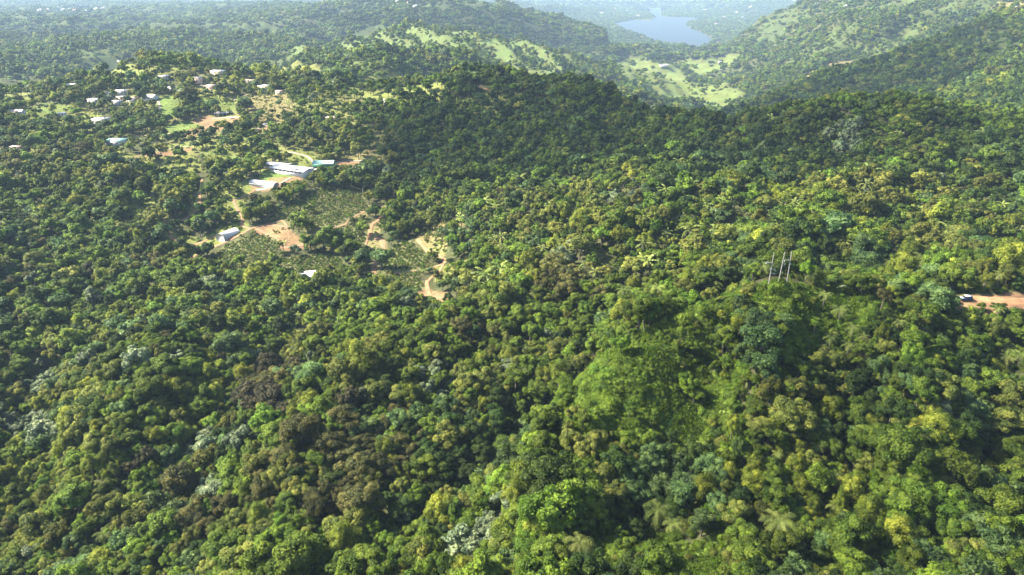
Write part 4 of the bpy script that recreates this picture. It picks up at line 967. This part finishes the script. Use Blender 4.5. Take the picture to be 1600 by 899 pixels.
HS = [
 (228,93,15,8,3,5,'white','roofwhite','flat','long low white-roofed house highest on the village ridge',1),
 (187,97,9,7,3,-8,'white','roofwhite','flat','small white-roofed house left of the highest house on the ridge',1),
 (271,102,9,7,3,12,'pink','roofwhite','gable','pinkish house with pale gable roof on the ridge, right of the highest white roof',1),
 (297,107,8,6,3,0,'white','roofgrey','flat','small grey-roofed house at the crest, between pinkish gable and twin white houses',1),
 (343,108,15,8,3,4,'white','roofwhite','mono','upper of two long white houses near the ridge top right of the village',1),
 (342,119,18,10,5.8,-6,'cream','roofwhite','flat','two-storey beige house with white slab roof just below the upper long white house',2),
 (257,123,13,8,3,3,'grey','roofwhite','flat','isolated flat white-roofed house on the wooded slope mid village',1),
 (311,129,9,8,5.8,18,'peach','roofwhite','flat','tall peach-walled house with white roof beside the steep concrete drive',2),
 (331,138,12,8,3,-12,'peach','roofpink','flat','peach-pink house at the foot of the steep concrete drive',1),
 (352,140,6,5,2.8,0,'white','roofwhite','mono','tiny white shed right of the peach-pink house',1),
 (111,137,14,7,3,8,'white','roofwhite','gable','white gabled house alone on the left slope above the yellow-green lawn',1),
 (60,144,8,6,3,0,'grey','roofwhite','flat','small white roof alone, farthest upper left of the village',1),
 (191,147,16,9,3.4,3,'grey','roofwhite','flat','white-roofed house with dark openings, rear of the central cluster',1),
 (150,160,15,10,3,-6,'white','roofwhite','flat','broad white-roofed house at the left end of the central cluster',1),
 (173,149,10,7,3,5,'white','roofgrey','flat','small pale house at the back left of the central cluster',1),
 (192,156,13,7,3,0,'peach','roofwhite','flat','peach-walled house with white roof in the middle of the central cluster',1),
 (208,158,15,7,3,-4,'white','roofpink','flat','long pinkish-roofed house right of the middle in the central cluster',1),
 (184,164,13,8,3.6,6,'grey','roofgrey','flat','grey-roofed house at the front of the central cluster',1),
 (235,156,17,11,3.4,-14,'white','roofwhite','gable','largest white gabled roof, beside the bright lawn at the right of the cluster',1),
 (27,179,15,9,3,4,'grey','roofpink','gable','weathered grey-pink roofed house at the left edge beside a lawn',1),
 (98,182,7,6,3,0,'white','roofwhite','flat','small white house right of the left lawn',1),
 (159,192,17,9,3.6,6,'white','roofwhite','flat','wide white-roofed house with carport alone below the central cluster',1),
 (183,226,19,10,3.2,4,'grey','roofgreen','mono','pale green-roofed shed beside the lower gravel track',1),
 (28,235,11,7,3,0,'peach','roofpink','flat','small flat pinkish roof among trees at the left edge, below all village lawns',1),
 (392,130,19,6,3,2,'grey','roofpink','flat','long low pale roof on the ridge right of the village',1),
 (415,143,16,10,6.2,3,'cream','roofwhite','flat','two-storey tan house with white roof standing above the brown bare slope',2),
 (437,147,9,6,3,0,'cream','roofpink','flat','low tan annex right of the two-storey tan house',1),
 (519,189,14,7,3,2,'pink','roofpink','flat','red-pink walled low house in dark trees right of the parked vehicles',1),
 (594,134,10,6,3,0,'grey','roofpink','flat','small beige roof on the far crest before the dark hill',1),
 (604,163,6,6,4.2,10,'white','roofwhite','flat','small upright white house on the slope right of centre ridge',1),
 (603,183,6,5,2.8,0,'white','roofpink','flat','tiny pale hut below the small upright white house',1),
 (270,141,12,6,3,6,'grey','roofwhite','flat','low pale roof behind the bright green lawn',1),
 (1037,104,26,14,5,10,'white','roofwhite','gable','white building in the far valley below the lake',1),
 (1125,98,14,10,4,0,'white','roofwhite','gable','small white building in the far valley, right of centre',1),
 (1097,190,16,10,4,0,'peach','roofpink','gable','pink-walled house at the near end of the far valley',1),
 (1176,133,22,10,4,0,'grey','roofpink','gable','pale low building at the right side of the valley floor',1),
 (1587,16,12,9,7,0,'white','roofwhite','flat','white house high on the mountain at the top right corner',2),
 (1562,24,16,8,4,0,'white','roofgrey','gable','blue-grey roofed house high on the right mountain, left of the white one',1),
]
for (u, v, w, d, h, rz, wl, rf, st, lb, sto) in HS:
    house(u, v, w, d, h, rz, wl, rf, st, lb, storeys=sto, dz=.4)
# far specks of white houses on the hazy hills : each a small house
FAR = [(62,18),(75,17),(98,17),(108,17),(116,18),(135,19),(150,16),(160,15),(99,54),(30,76),(190,31),(310,31),(620,4),(638,6),(648,12),(590,10),(690,19),(1172,12),(1320,12),(960,15),(985,23),(996,26),(978,18),
       (1290,70),(1100,17),(1130,28),(1150,21),(1160,29),(1118,39),(940,22),(1240,2)]
k_ = 0
far_l = {}
for i, (u, v) in enumerate(FAR):
    x, y, z = px(u, v); s = y / 1081 * 4.2
    where = 'on the hazy hill at the upper left' if u < 400 else ('on the hazy crest at the top centre' if u < 800 else ('on the shore left of the lake' if u < 1010 else 'on the far hills right of the lake'))
    t = empty('house', (x, y, z), float(rng.uniform(-.5, .5)), cat='house', group='tiny far houses')
    w, d, h = s * rng.uniform(.8, 1.3), s * .8, min(s * .4, 7)
    part('wall', [bx(-w / 2, w / 2, -d / 2, d / 2, -6, h + 3)], MW[['white', 'peach', 'grey'][i % 3]], t)
    V, Fq = prism(-w / 2 - 1, w / 2 + 1, [(-d / 2 - 1, h + 3), (-.05, h + 3 + d * .2), (.05, h + 3 + d * .2), (d / 2 + 1, h + 3)]); part('roof', [(V, Fq)], MW[['roofwhite', 'roofpink', 'roofwhite'][i % 3]], t)
    far_l.setdefault(where, []).append((u, t))
for wh, l_ in far_l.items():
    l_.sort(key=lambda q: q[0])
    for i, (u, t) in enumerate(l_):
        t['label'] = '%s tiny pale house %s' % ('leftmost' if i == 0 else ('rightmost' if i == len(l_) - 1 else ORD[i] + ' from left'), wh)

# farm buildings
x, y, z = px(507, 265); t = empty('green_barn', (x, y, z + .3), R(2), label='dark green metal barn with pale green roof and open bays beside the gravel yard', cat='barn')
part('wall', [bx(-8.5, 8.5, -.1, .1, 2.7, 6.2)[:1] and (bx(-8.5, 8.5, -5.0, -4.85, 2.6, 5.8)), bx(-8.5, -8.35, -4.84, 5, -2, 5.8), bx(8.35, 8.5, -4.84, 5, -2, 5.8), bx(-8.34, 8.34, 4.85, 5, -2, 5.8)], MW['green'], t)
part('roof', [prism(-8.9, 8.9, [(-5.5, 5.75), (-.01, 7.3), (.01, 7.3), (5.5, 5.75), (5.5, 5.9), (.01, 7.5), (-.01, 7.5), (-5.5, 5.9)])], MW['roofgreen'], t)
for q in range(5): part('post', [bx(-8.4 + q * 4.1, -8.1 + q * 4.1, -4.98, -4.7, -2, 2.6)], MW['white'], t)
part('bay_wall', [bx(-8.0, -2.5, -4.7, -4.6, -2, 1.9), bx(4.4, 7.6, -4.7, -4.6, -2, 1.6)], MW['white'], t)
part('slab', [bx(-8.9, 8.9, -6.5, 5.2, -2.5, .02)], MW['grey'], t)
def gshed(u, v, w, d, h, rz, label, solar=False):
    x, y, z = px(u, v); t = empty('long_shed', (x, y, z + .5), R(rz), label=label, cat='shed')
    part('wall', [bx(-w / 2, w / 2, -d / 2, d / 2, -4, h)], MW['white'], t)
    rh = d * .10; e = .5
    part('roof', [prism(-w / 2 - e, w / 2 + e, [(-d / 2 - e, h + .02), (-.01, h + rh), (.01, h + rh), (d / 2 + e, h + .02), (d / 2 + e, h + .2), (.01, h + rh + .2), (-.01, h + rh + .2), (-d / 2 - e, h + .2)])], MW['tarp'], t)
    for q in range(int(w / 4)):
        cx = -w / 2 + 2 + q * 4; part('vent_opening', [bx(cx - 1.3, cx + 1.3, -d / 2 - .06, -d / 2 - .004, 1.2, 2.2)], MW['dark'], t)
    part('door', [bx(w / 2 + .004, w / 2 + .08, -1.5, 1.5, -.5, 2.6)], MW['grey'], t)
    if solar:
        sl_ = rh / (d / 2)
        V, Fq = bx(-w * .06, w * .30, -d / 2 + .6, -d * .22, h + .25, h + .32); V[:, 2] += (V[:, 1] + d / 2) * sl_ ; part('roof_panel', [(V, Fq)], MW['solar'], t)
gshed(457, 269, 34, 13, 2.8, -24, 'long white-roofed shed with grey roof panels between the lawn and the green barn', True)
gshed(433, 262, 24, 8, 2.6, -22, 'narrower white-roofed shed joined behind the left end of the long shed')
house(413, 290, 24, 7, 3.0, -22, 'grey', 'tarp', 'arch', 'low white arched tunnel shed below the small green lawn', 'shed', 'tunnel_shed')
house(357, 369, 14, 8, 3.2, 62, 'grey', 'tarp', 'arch', 'white arched tunnel shed standing alone above the farm track', 'shed', 'tunnel_shed')
house(478, 434, 13, 9, 3.0, 14, 'grey', 'tarp', 'arch', 'white arched shelter half hidden in trees at the bottom of the farm', 'shed', 'tunnel_shed')
x, y, z = px(350, 181); t = empty('open_shelter', (x, y, z), R(3), label='dark open-sided shelter with pale flat roof behind the bare terrace', cat='shelter')
part('roof', [bx(-9, 9, -4, 4, 3.2, 3.5)], MW['roofgrey'], t); part('back_wall', [bx(-8.6, 8.6, 3.4, 3.6, -1, 3.19)], MW['dark'], t)
for q in range(5): part('post', [bx(-8.6 + q * 4.2, -8.3 + q * 4.2, -3.6, -3.3, -1, 3.19)], MW['grey'], t)

# vehicles
PAINT = dict(blue=plain('dark_blue_paint', (.025, .045, .12), .3, .05, 1.0, .3), white=plain('white_paint', (.75, .75, .75), .35, .04, 1.0), silver=plain('silver_paint', (.45, .50, .58), .3, .05, 1.0, .3), black=plain('black_trim', (.02, .02, .02), .5, .1, 1.0), grey_rim=plain('grey_rim', (.35, .35, .36), .35, .05, 1.0, .6), lamp=plain('lamp_glass', (.7, .7, .65), .2, .02, 1.0), red=plain('red_lamp', (.4, .02, .02), .3, .02, 1.0))
def loft_x(secs):
    """sections along x : (x, half width, z bottom, z top, half width at top)"""
    V = []; 
    for x, hw, zb, zt, ht in secs:
        zm = zb + (zt - zb) * .55
        V += [(x, -hw * .96, zb), (x, -hw, zm), (x, -ht, zt), (x, ht, zt), (x, hw, zm), (x, hw * .96, zb)]
    n_ = len(secs); Fq = []
    for s in range(n_ - 1):
        for k in range(6):
            a = s * 6 + k; b = s * 6 + (k + 1) % 6; Fq.append([a, b, b + 6, a + 6])
    for o in (0, (n_ - 1) * 6): Fq.append([o, o + 1, o + 4, o + 5]); Fq.append([o + 1, o + 2, o + 3, o + 4])
    return np.array(V, float), np.array(Fq)
def vehicle(u, v, rz, kind, body, top, label, cat, name):
    x, y, z = px(u, v); t = empty(name, (x, y, z + .30), R(rz), label=label, cat=cat)
    L_ = {'suv': 4.6, 'car': 4.3, 'pickup': 5.3, 'van': 5.4}[kind] / 2; W2 = .93
    lower = [(-L_, .80, .45, .95, .76), (-L_ + .25, W2, .30, 1.02, .84), (-L_ * .45, W2, .28, 1.08, .86), (L_ * .5, W2, .28, 1.08, .86), (L_ - .15, W2, .32, 1.05, .84), (L_, .86, .45, .95, .8)]
    part('body', [loft_x(lower)], PAINT[body], t)
    part('bonnet', [bx(-L_ + .22, -L_ * .44, -.80, .80, 1.07, 1.11)], PAINT[top], t)
    c0, c1 = {'suv': (-.95, L_ - .15), 'car': (-.7, L_ - .9), 'pickup': (-1.0, .7), 'van': (-1.6, L_ - .1)}[kind]
    hgt = {'suv': 1.72, 'car': 1.45, 'pickup': 1.75, 'van': 2.2}[kind]
    part('glasshouse', [loft_x([(c0, .84, 1.085, 1.10, .80), (c0 + .45, .85, 1.085, hgt - .07, .68), (c1 - .35, .85, 1.085, hgt - .07, .68), (c1, .82, 1.085, 1.12, .78)])], PAINT['black'], t)
    part('roof', [bx(c0 + .42, c1 - .30, -.70, .70, hgt - .065, hgt)], PAINT[top], t)
    if kind == 'pickup': part('load_bed', [bx(.8, L_ - .1, -.86, -.78, 1.09, 1.35), bx(.8, L_ - .1, .78, .86, 1.09, 1.35), bx(L_ - .18, L_ - .1, -.77, .77, 1.09, 1.35)], PAINT[body], t)
    if kind == 'van': part('side_panel', [bx(-.4, c1 - .25, -.90, -.85, 1.1, hgt - .1), bx(-.4, c1 - .25, .85, .90, 1.1, hgt - .1)], PAINT[body], t)
    for wx_ in (-L_ * .62, L_ * .60):
        for sy in (-1, 1):
            wv, wf = tube((wx_, sy * .72, .34), (wx_, sy * .96, .34), .35, .35, 18); cap = np.array([[wf[0][0]] * 4])
            wh = part('wheel', [(wv, wf)], PAINT['black'], t)
            rv, rf_ = tube((wx_, sy * .70, .34), (wx_, sy * .962, .34), .24, .05, 14); part('rim', [(rv, rf_)], PAINT['grey_rim'], wh)
    for sy in (-1, 1):
        part('headlight', [bx(-L_ - .03, -L_ + .1, sy * .62 - .14, sy * .62 + .14, .68, .86)], PAINT['lamp'], t)
        part('tail_light', [bx(L_ - .08, L_ + .03, sy * .68 - .09, sy * .68 + .09, .72, .95)], PAINT['red'], t)
    part('bumper', [bx(-L_ - .08, -L_ + .12, -.78, .78, .38, .58), bx(L_ - .1, L_ + .08, -.78, .78, .38, .58)], PAINT['black'], t)
vehicle(1508, 470, 2, 'suv', 'blue', 'white', 'dark blue off-road car with pale roof at the end of the orange road', 'car', 'parked_car')
vehicle(415, 196, 40, 'pickup', 'white', 'white', 'white pickup truck parked on the bare ground below the brown slope', 'truck', 'pickup_truck')
vehicle(434, 198, -10, 'car', 'silver', 'white', 'silver and white car parked right of the white pickup', 'car', 'parked_car')
vehicle(556, 266, 75, 'van', 'white', 'white', 'white van parked on the gravel yard right of the green barn', 'van', 'parked_van')
vehicle(538, 263, 5, 'car', 'white', 'white', 'low white car on the gravel yard between the barn and the van', 'car', 'parked_car')
vehicle(362, 186, 5, 'car', 'white', 'white', 'small white car beside the dark open shelter', 'car', 'parked_car')

# power poles
WOOD = plain('weathered_pale_pole', (.24, .23, .20), .85, .25, 1.5); STEEL = plain('grey_steel', (.45, .45, .45), .5, .1, 2.0)
x, y, z = px(1217, 451)
pole = empty('power_pole', (x, y, z), 0, label='group of three pale power poles with short cross-arms on the grassy crest', cat='power poles')
bases = [px(1200, 450), px(1214.5, 449), px(1229, 444)]
PB = []
for q, b in enumerate(bases):
    P0 = (b[0] - x, b[1] - y, gz(b[0], b[1]) - z - 1); H_ = [12.6, 12.9, 12.2][q] + 1
    P1 = (P0[0] + [.1, .55, -.2][q], P0[1], P0[2] + H_); PB.append((np.array(P0), np.array(P1)))
    part('pole', [tube(P0, P1, .21, .14, 10)], WOOD, pole)
def on(q, f): return PB[q][0] + (PB[q][1] - PB[q][0]) * f
def bar(a, b, r=.16): return tube(a, b, r, r, 6)
part('cross_arm', [bar(on(0, .74), on(0, .76) + [-2.1, .2, .15])], WOOD, pole)
part('cross_arm', [bar(on(2, .74), on(2, .75) + [-1.9, 0, .1])], WOOD, pole)
part('cross_arm', [bar(on(0, .58) + [-.5, 0, 0], on(0, .58) + [1.3, 0, 0]), bar(on(0, .47) + [0, 0, 0], on(0, .47) + [1.4, 0, -.1])], WOOD, pole)
part('cross_arm', [bar(on(1, .70) + [-.1, 0, 0], on(1, .70) + [.9, 0, -.1])], WOOD, pole)
for q, f, dx in ((0, .76, -2.1), (0, .58, 1.3), (0, .47, 1.4), (1, .70, .9), (2, .75, -1.9), (2, .66, .35), (1, .48, .5)):
    p = on(q, f) + np.array([dx, 0, 0]); part('insulator', [tube(p + [0, 0, -.55], p + [0, 0, 0], .13, .10, 8), bar(on(q, f - .015), p, .05)], STEEL, pole)
def stay(q, f, ux, vy):
    e = np.array(px(ux, vy)) - [x, y, z]; a = on(q, f); a_ = a; part('stay_wire', [bar(a, e, .06)], STEEL, pole)
    r = np.random.default_rng(q + 70); n_ = 1500; tt = r.random(n_) ** .7
    p = a + (e - a) * tt[:, None] + r.normal(0, 1, (n_, 3)) * (.10 + .38 * tt ** 1.5)[:, None]; d = unit(rnd_dir(r, n_) + [0, 0, .4])
    V, Fq, SN, VV = leaves(r, p, d, .16 * r.uniform(.6, 1.3, n_), d, r.uniform(.2, .7, n_)); link(bpy.data.objects.new('vine', mesh_np('vine', V, Fq, [LM['vine']], SN, VV)), pole)
stay(1, .42, 1233, 456); stay(2, .36, 1245, 459)
# ------------------------------------------------------------------ clouds, unseen above the camera, placed so their shadows darken parts of the hills
SUN = np.array([-.74, .10, .66]); SUN /= np.linalg.norm(SUN)
def cloud_mat(T):
  cm_, nt, out = newmat('cloud_vapour')
  df = N(nt, 'ShaderNodeBsdfDiffuse'); df.inputs[0].default_value = (.9, .9, .9, 1); tp = N(nt, 'ShaderNodeBsdfTransparent')
  lw = N(nt, 'ShaderNodeLayerWeight', i_Blend=.5); mr = N(nt, 'ShaderNodeMapRange', n1=.25, n2=.95, n3=T, n4=1.0)
  nt.links.new(lw.outputs['Facing'], mr.inputs[0]); mx = N(nt, 'ShaderNodeMixShader'); nt.links.new(mr.outputs[0], mx.inputs[0]); nt.links.new(df.outputs[0], mx.inputs[1]); nt.links.new(tp.outputs[0], mx.inputs[2])
  nt.links.new(mx.outputs[0], out.inputs[0])
  return cm_
CT = float(max(40.0, ZG.max() + 45))
def cloud(u, v, rx, ry, rot, seed, label, T=.62, xy=None):
    import bmesh
    gx, gy, g_z = px(u, v) if xy is None else (xy[0], xy[1], -120)
    alt = CT + 230; t = (alt - g_z) / SUN[2]
    bm = bmesh.new(); bmesh.ops.create_icosphere(bm, subdivisions=5, radius=1.0)
    V = np.array([q.co[:] for q in bm.verts]); Fq = np.array([[q.index for q in f.verts] for f in bm.faces]); bm.free()
    n_ = fbm(V[:, 0] * 10 + seed * 7, V[:, 1] * 10 + V[:, 2] * 6, 9.0, 4, seed); V = V * (1 + .42 * n_)[:, None]
    V[:, 2] = np.where(V[:, 2] < 0, V[:, 2] * .35, V[:, 2])
    c, s = math.cos(rot), math.sin(rot); X = V[:, 0] * rx; Y = V[:, 1] * ry
    W3 = np.stack([X * c - Y * s, X * s + Y * c, V[:, 2] * min(rx, ry) * .45], -1)
    o = link(bpy.data.objects.new('cloud', mesh_np('cloud', W3, Fq, [cloud_mat(T)], smooth=True))); o.location = (gx + SUN[0] * t, gy + SUN[1] * t, alt)
    tag(o, label, 'cloud', kind='structure')
for c in SHADE_CLOUDS: cloud(*c)
HAZE, EXPO, DENOISE = 0.6e-4, 2.15, True
# ------------------------------------------------------------------ light, air, camera

def build_light(sun_strength=5.0, sky=.085):
    w_ = bpy.data.worlds.new('World'); scene.world = w_; w_.use_nodes = True
    nt = w_.node_tree; bg = nt.nodes['Background']; st = nt.nodes.new('ShaderNodeTexSky'); st.sky_type = 'NISHITA'; st.sun_disc = False
    st.sun_elevation = math.asin(SUN[2]); st.sun_rotation = math.atan2(SUN[0], SUN[1]); st.dust_density = 1.5; st.air_density = 1.0
    nt.links.new(st.outputs[0], bg.inputs[0]); bg.inputs[1].default_value = sky
    l = bpy.data.lights.new('sun', 'SUN'); l.energy = sun_strength; l.angle = R(.5); l.color = (1, .92, .77)
    o = bpy.data.objects.new('sun', l); COL.objects.link(o)
    from mathutils import Vector
    o.rotation_euler = Vector(-SUN).to_track_quat('-Z', 'Y').to_euler(); o.location = (0, 0, 500)
build_light()
zlo = float(ZG.min()) - 5; zhi = max(40.0, float(ZG.max()) + 45)
print('terrain', zlo, zhi)
hm, nt, out = newmat('haze_air')
pv = N(nt, 'ShaderNodeVolumePrincipled', i_Density=HAZE); pv.inputs['Color'].default_value = (.52, .74, 1.0, 1); pv.inputs['Anisotropy'].default_value = 0.0
nt.links.new(pv.outputs[0], out.inputs['Volume'])
X_ = 29000; ya, yb = -60, 22500
hv = np.array([(sx * X_, yy, zz) for zz in (zlo, zhi) for yy in (ya, yb) for sx in (-1, 1)])
hf = np.array([[0, 2, 3, 1], [4, 5, 7, 6], [0, 1, 5, 4], [2, 6, 7, 3], [0, 4, 6, 2], [1, 3, 7, 5]])
haze = tag(link(bpy.data.objects.new('haze', mesh_np('haze', hv, hf, [hm]))), 'bluish haze filling the air over the far hills', 'haze', kind='stuff')
cam = bpy.data.cameras.new('camera'); co = bpy.data.objects.new('camera', cam); COL.objects.link(co)
co.location = (0, 0, 0); co.rotation_euler = (R(90) - PITCH, 0, 0)
cam.sensor_width = 36; cam.lens = 36 * F / 1600; cam.clip_start = .5; cam.clip_end = 60000
scene.camera = co
scene.render.resolution_x = 1024; scene.render.resolution_y = 575
scene.view_settings.view_transform = 'Standard'; scene.view_settings.look = 'None'; scene.view_settings.gamma = 1; scene.view_settings.exposure = EXPO
scene.view_settings.use_curve_mapping = False
c_ = scene.cycles
c_.use_denoising = DENOISE; c_.max_bounces = 5; c_.diffuse_bounces = 2; c_.glossy_bounces = 2; c_.transmission_bounces = 3; c_.transparent_max_bounces = 8; c_.volume_bounces = 0
c_.use_adaptive_sampling = True; c_.adaptive_threshold = .02
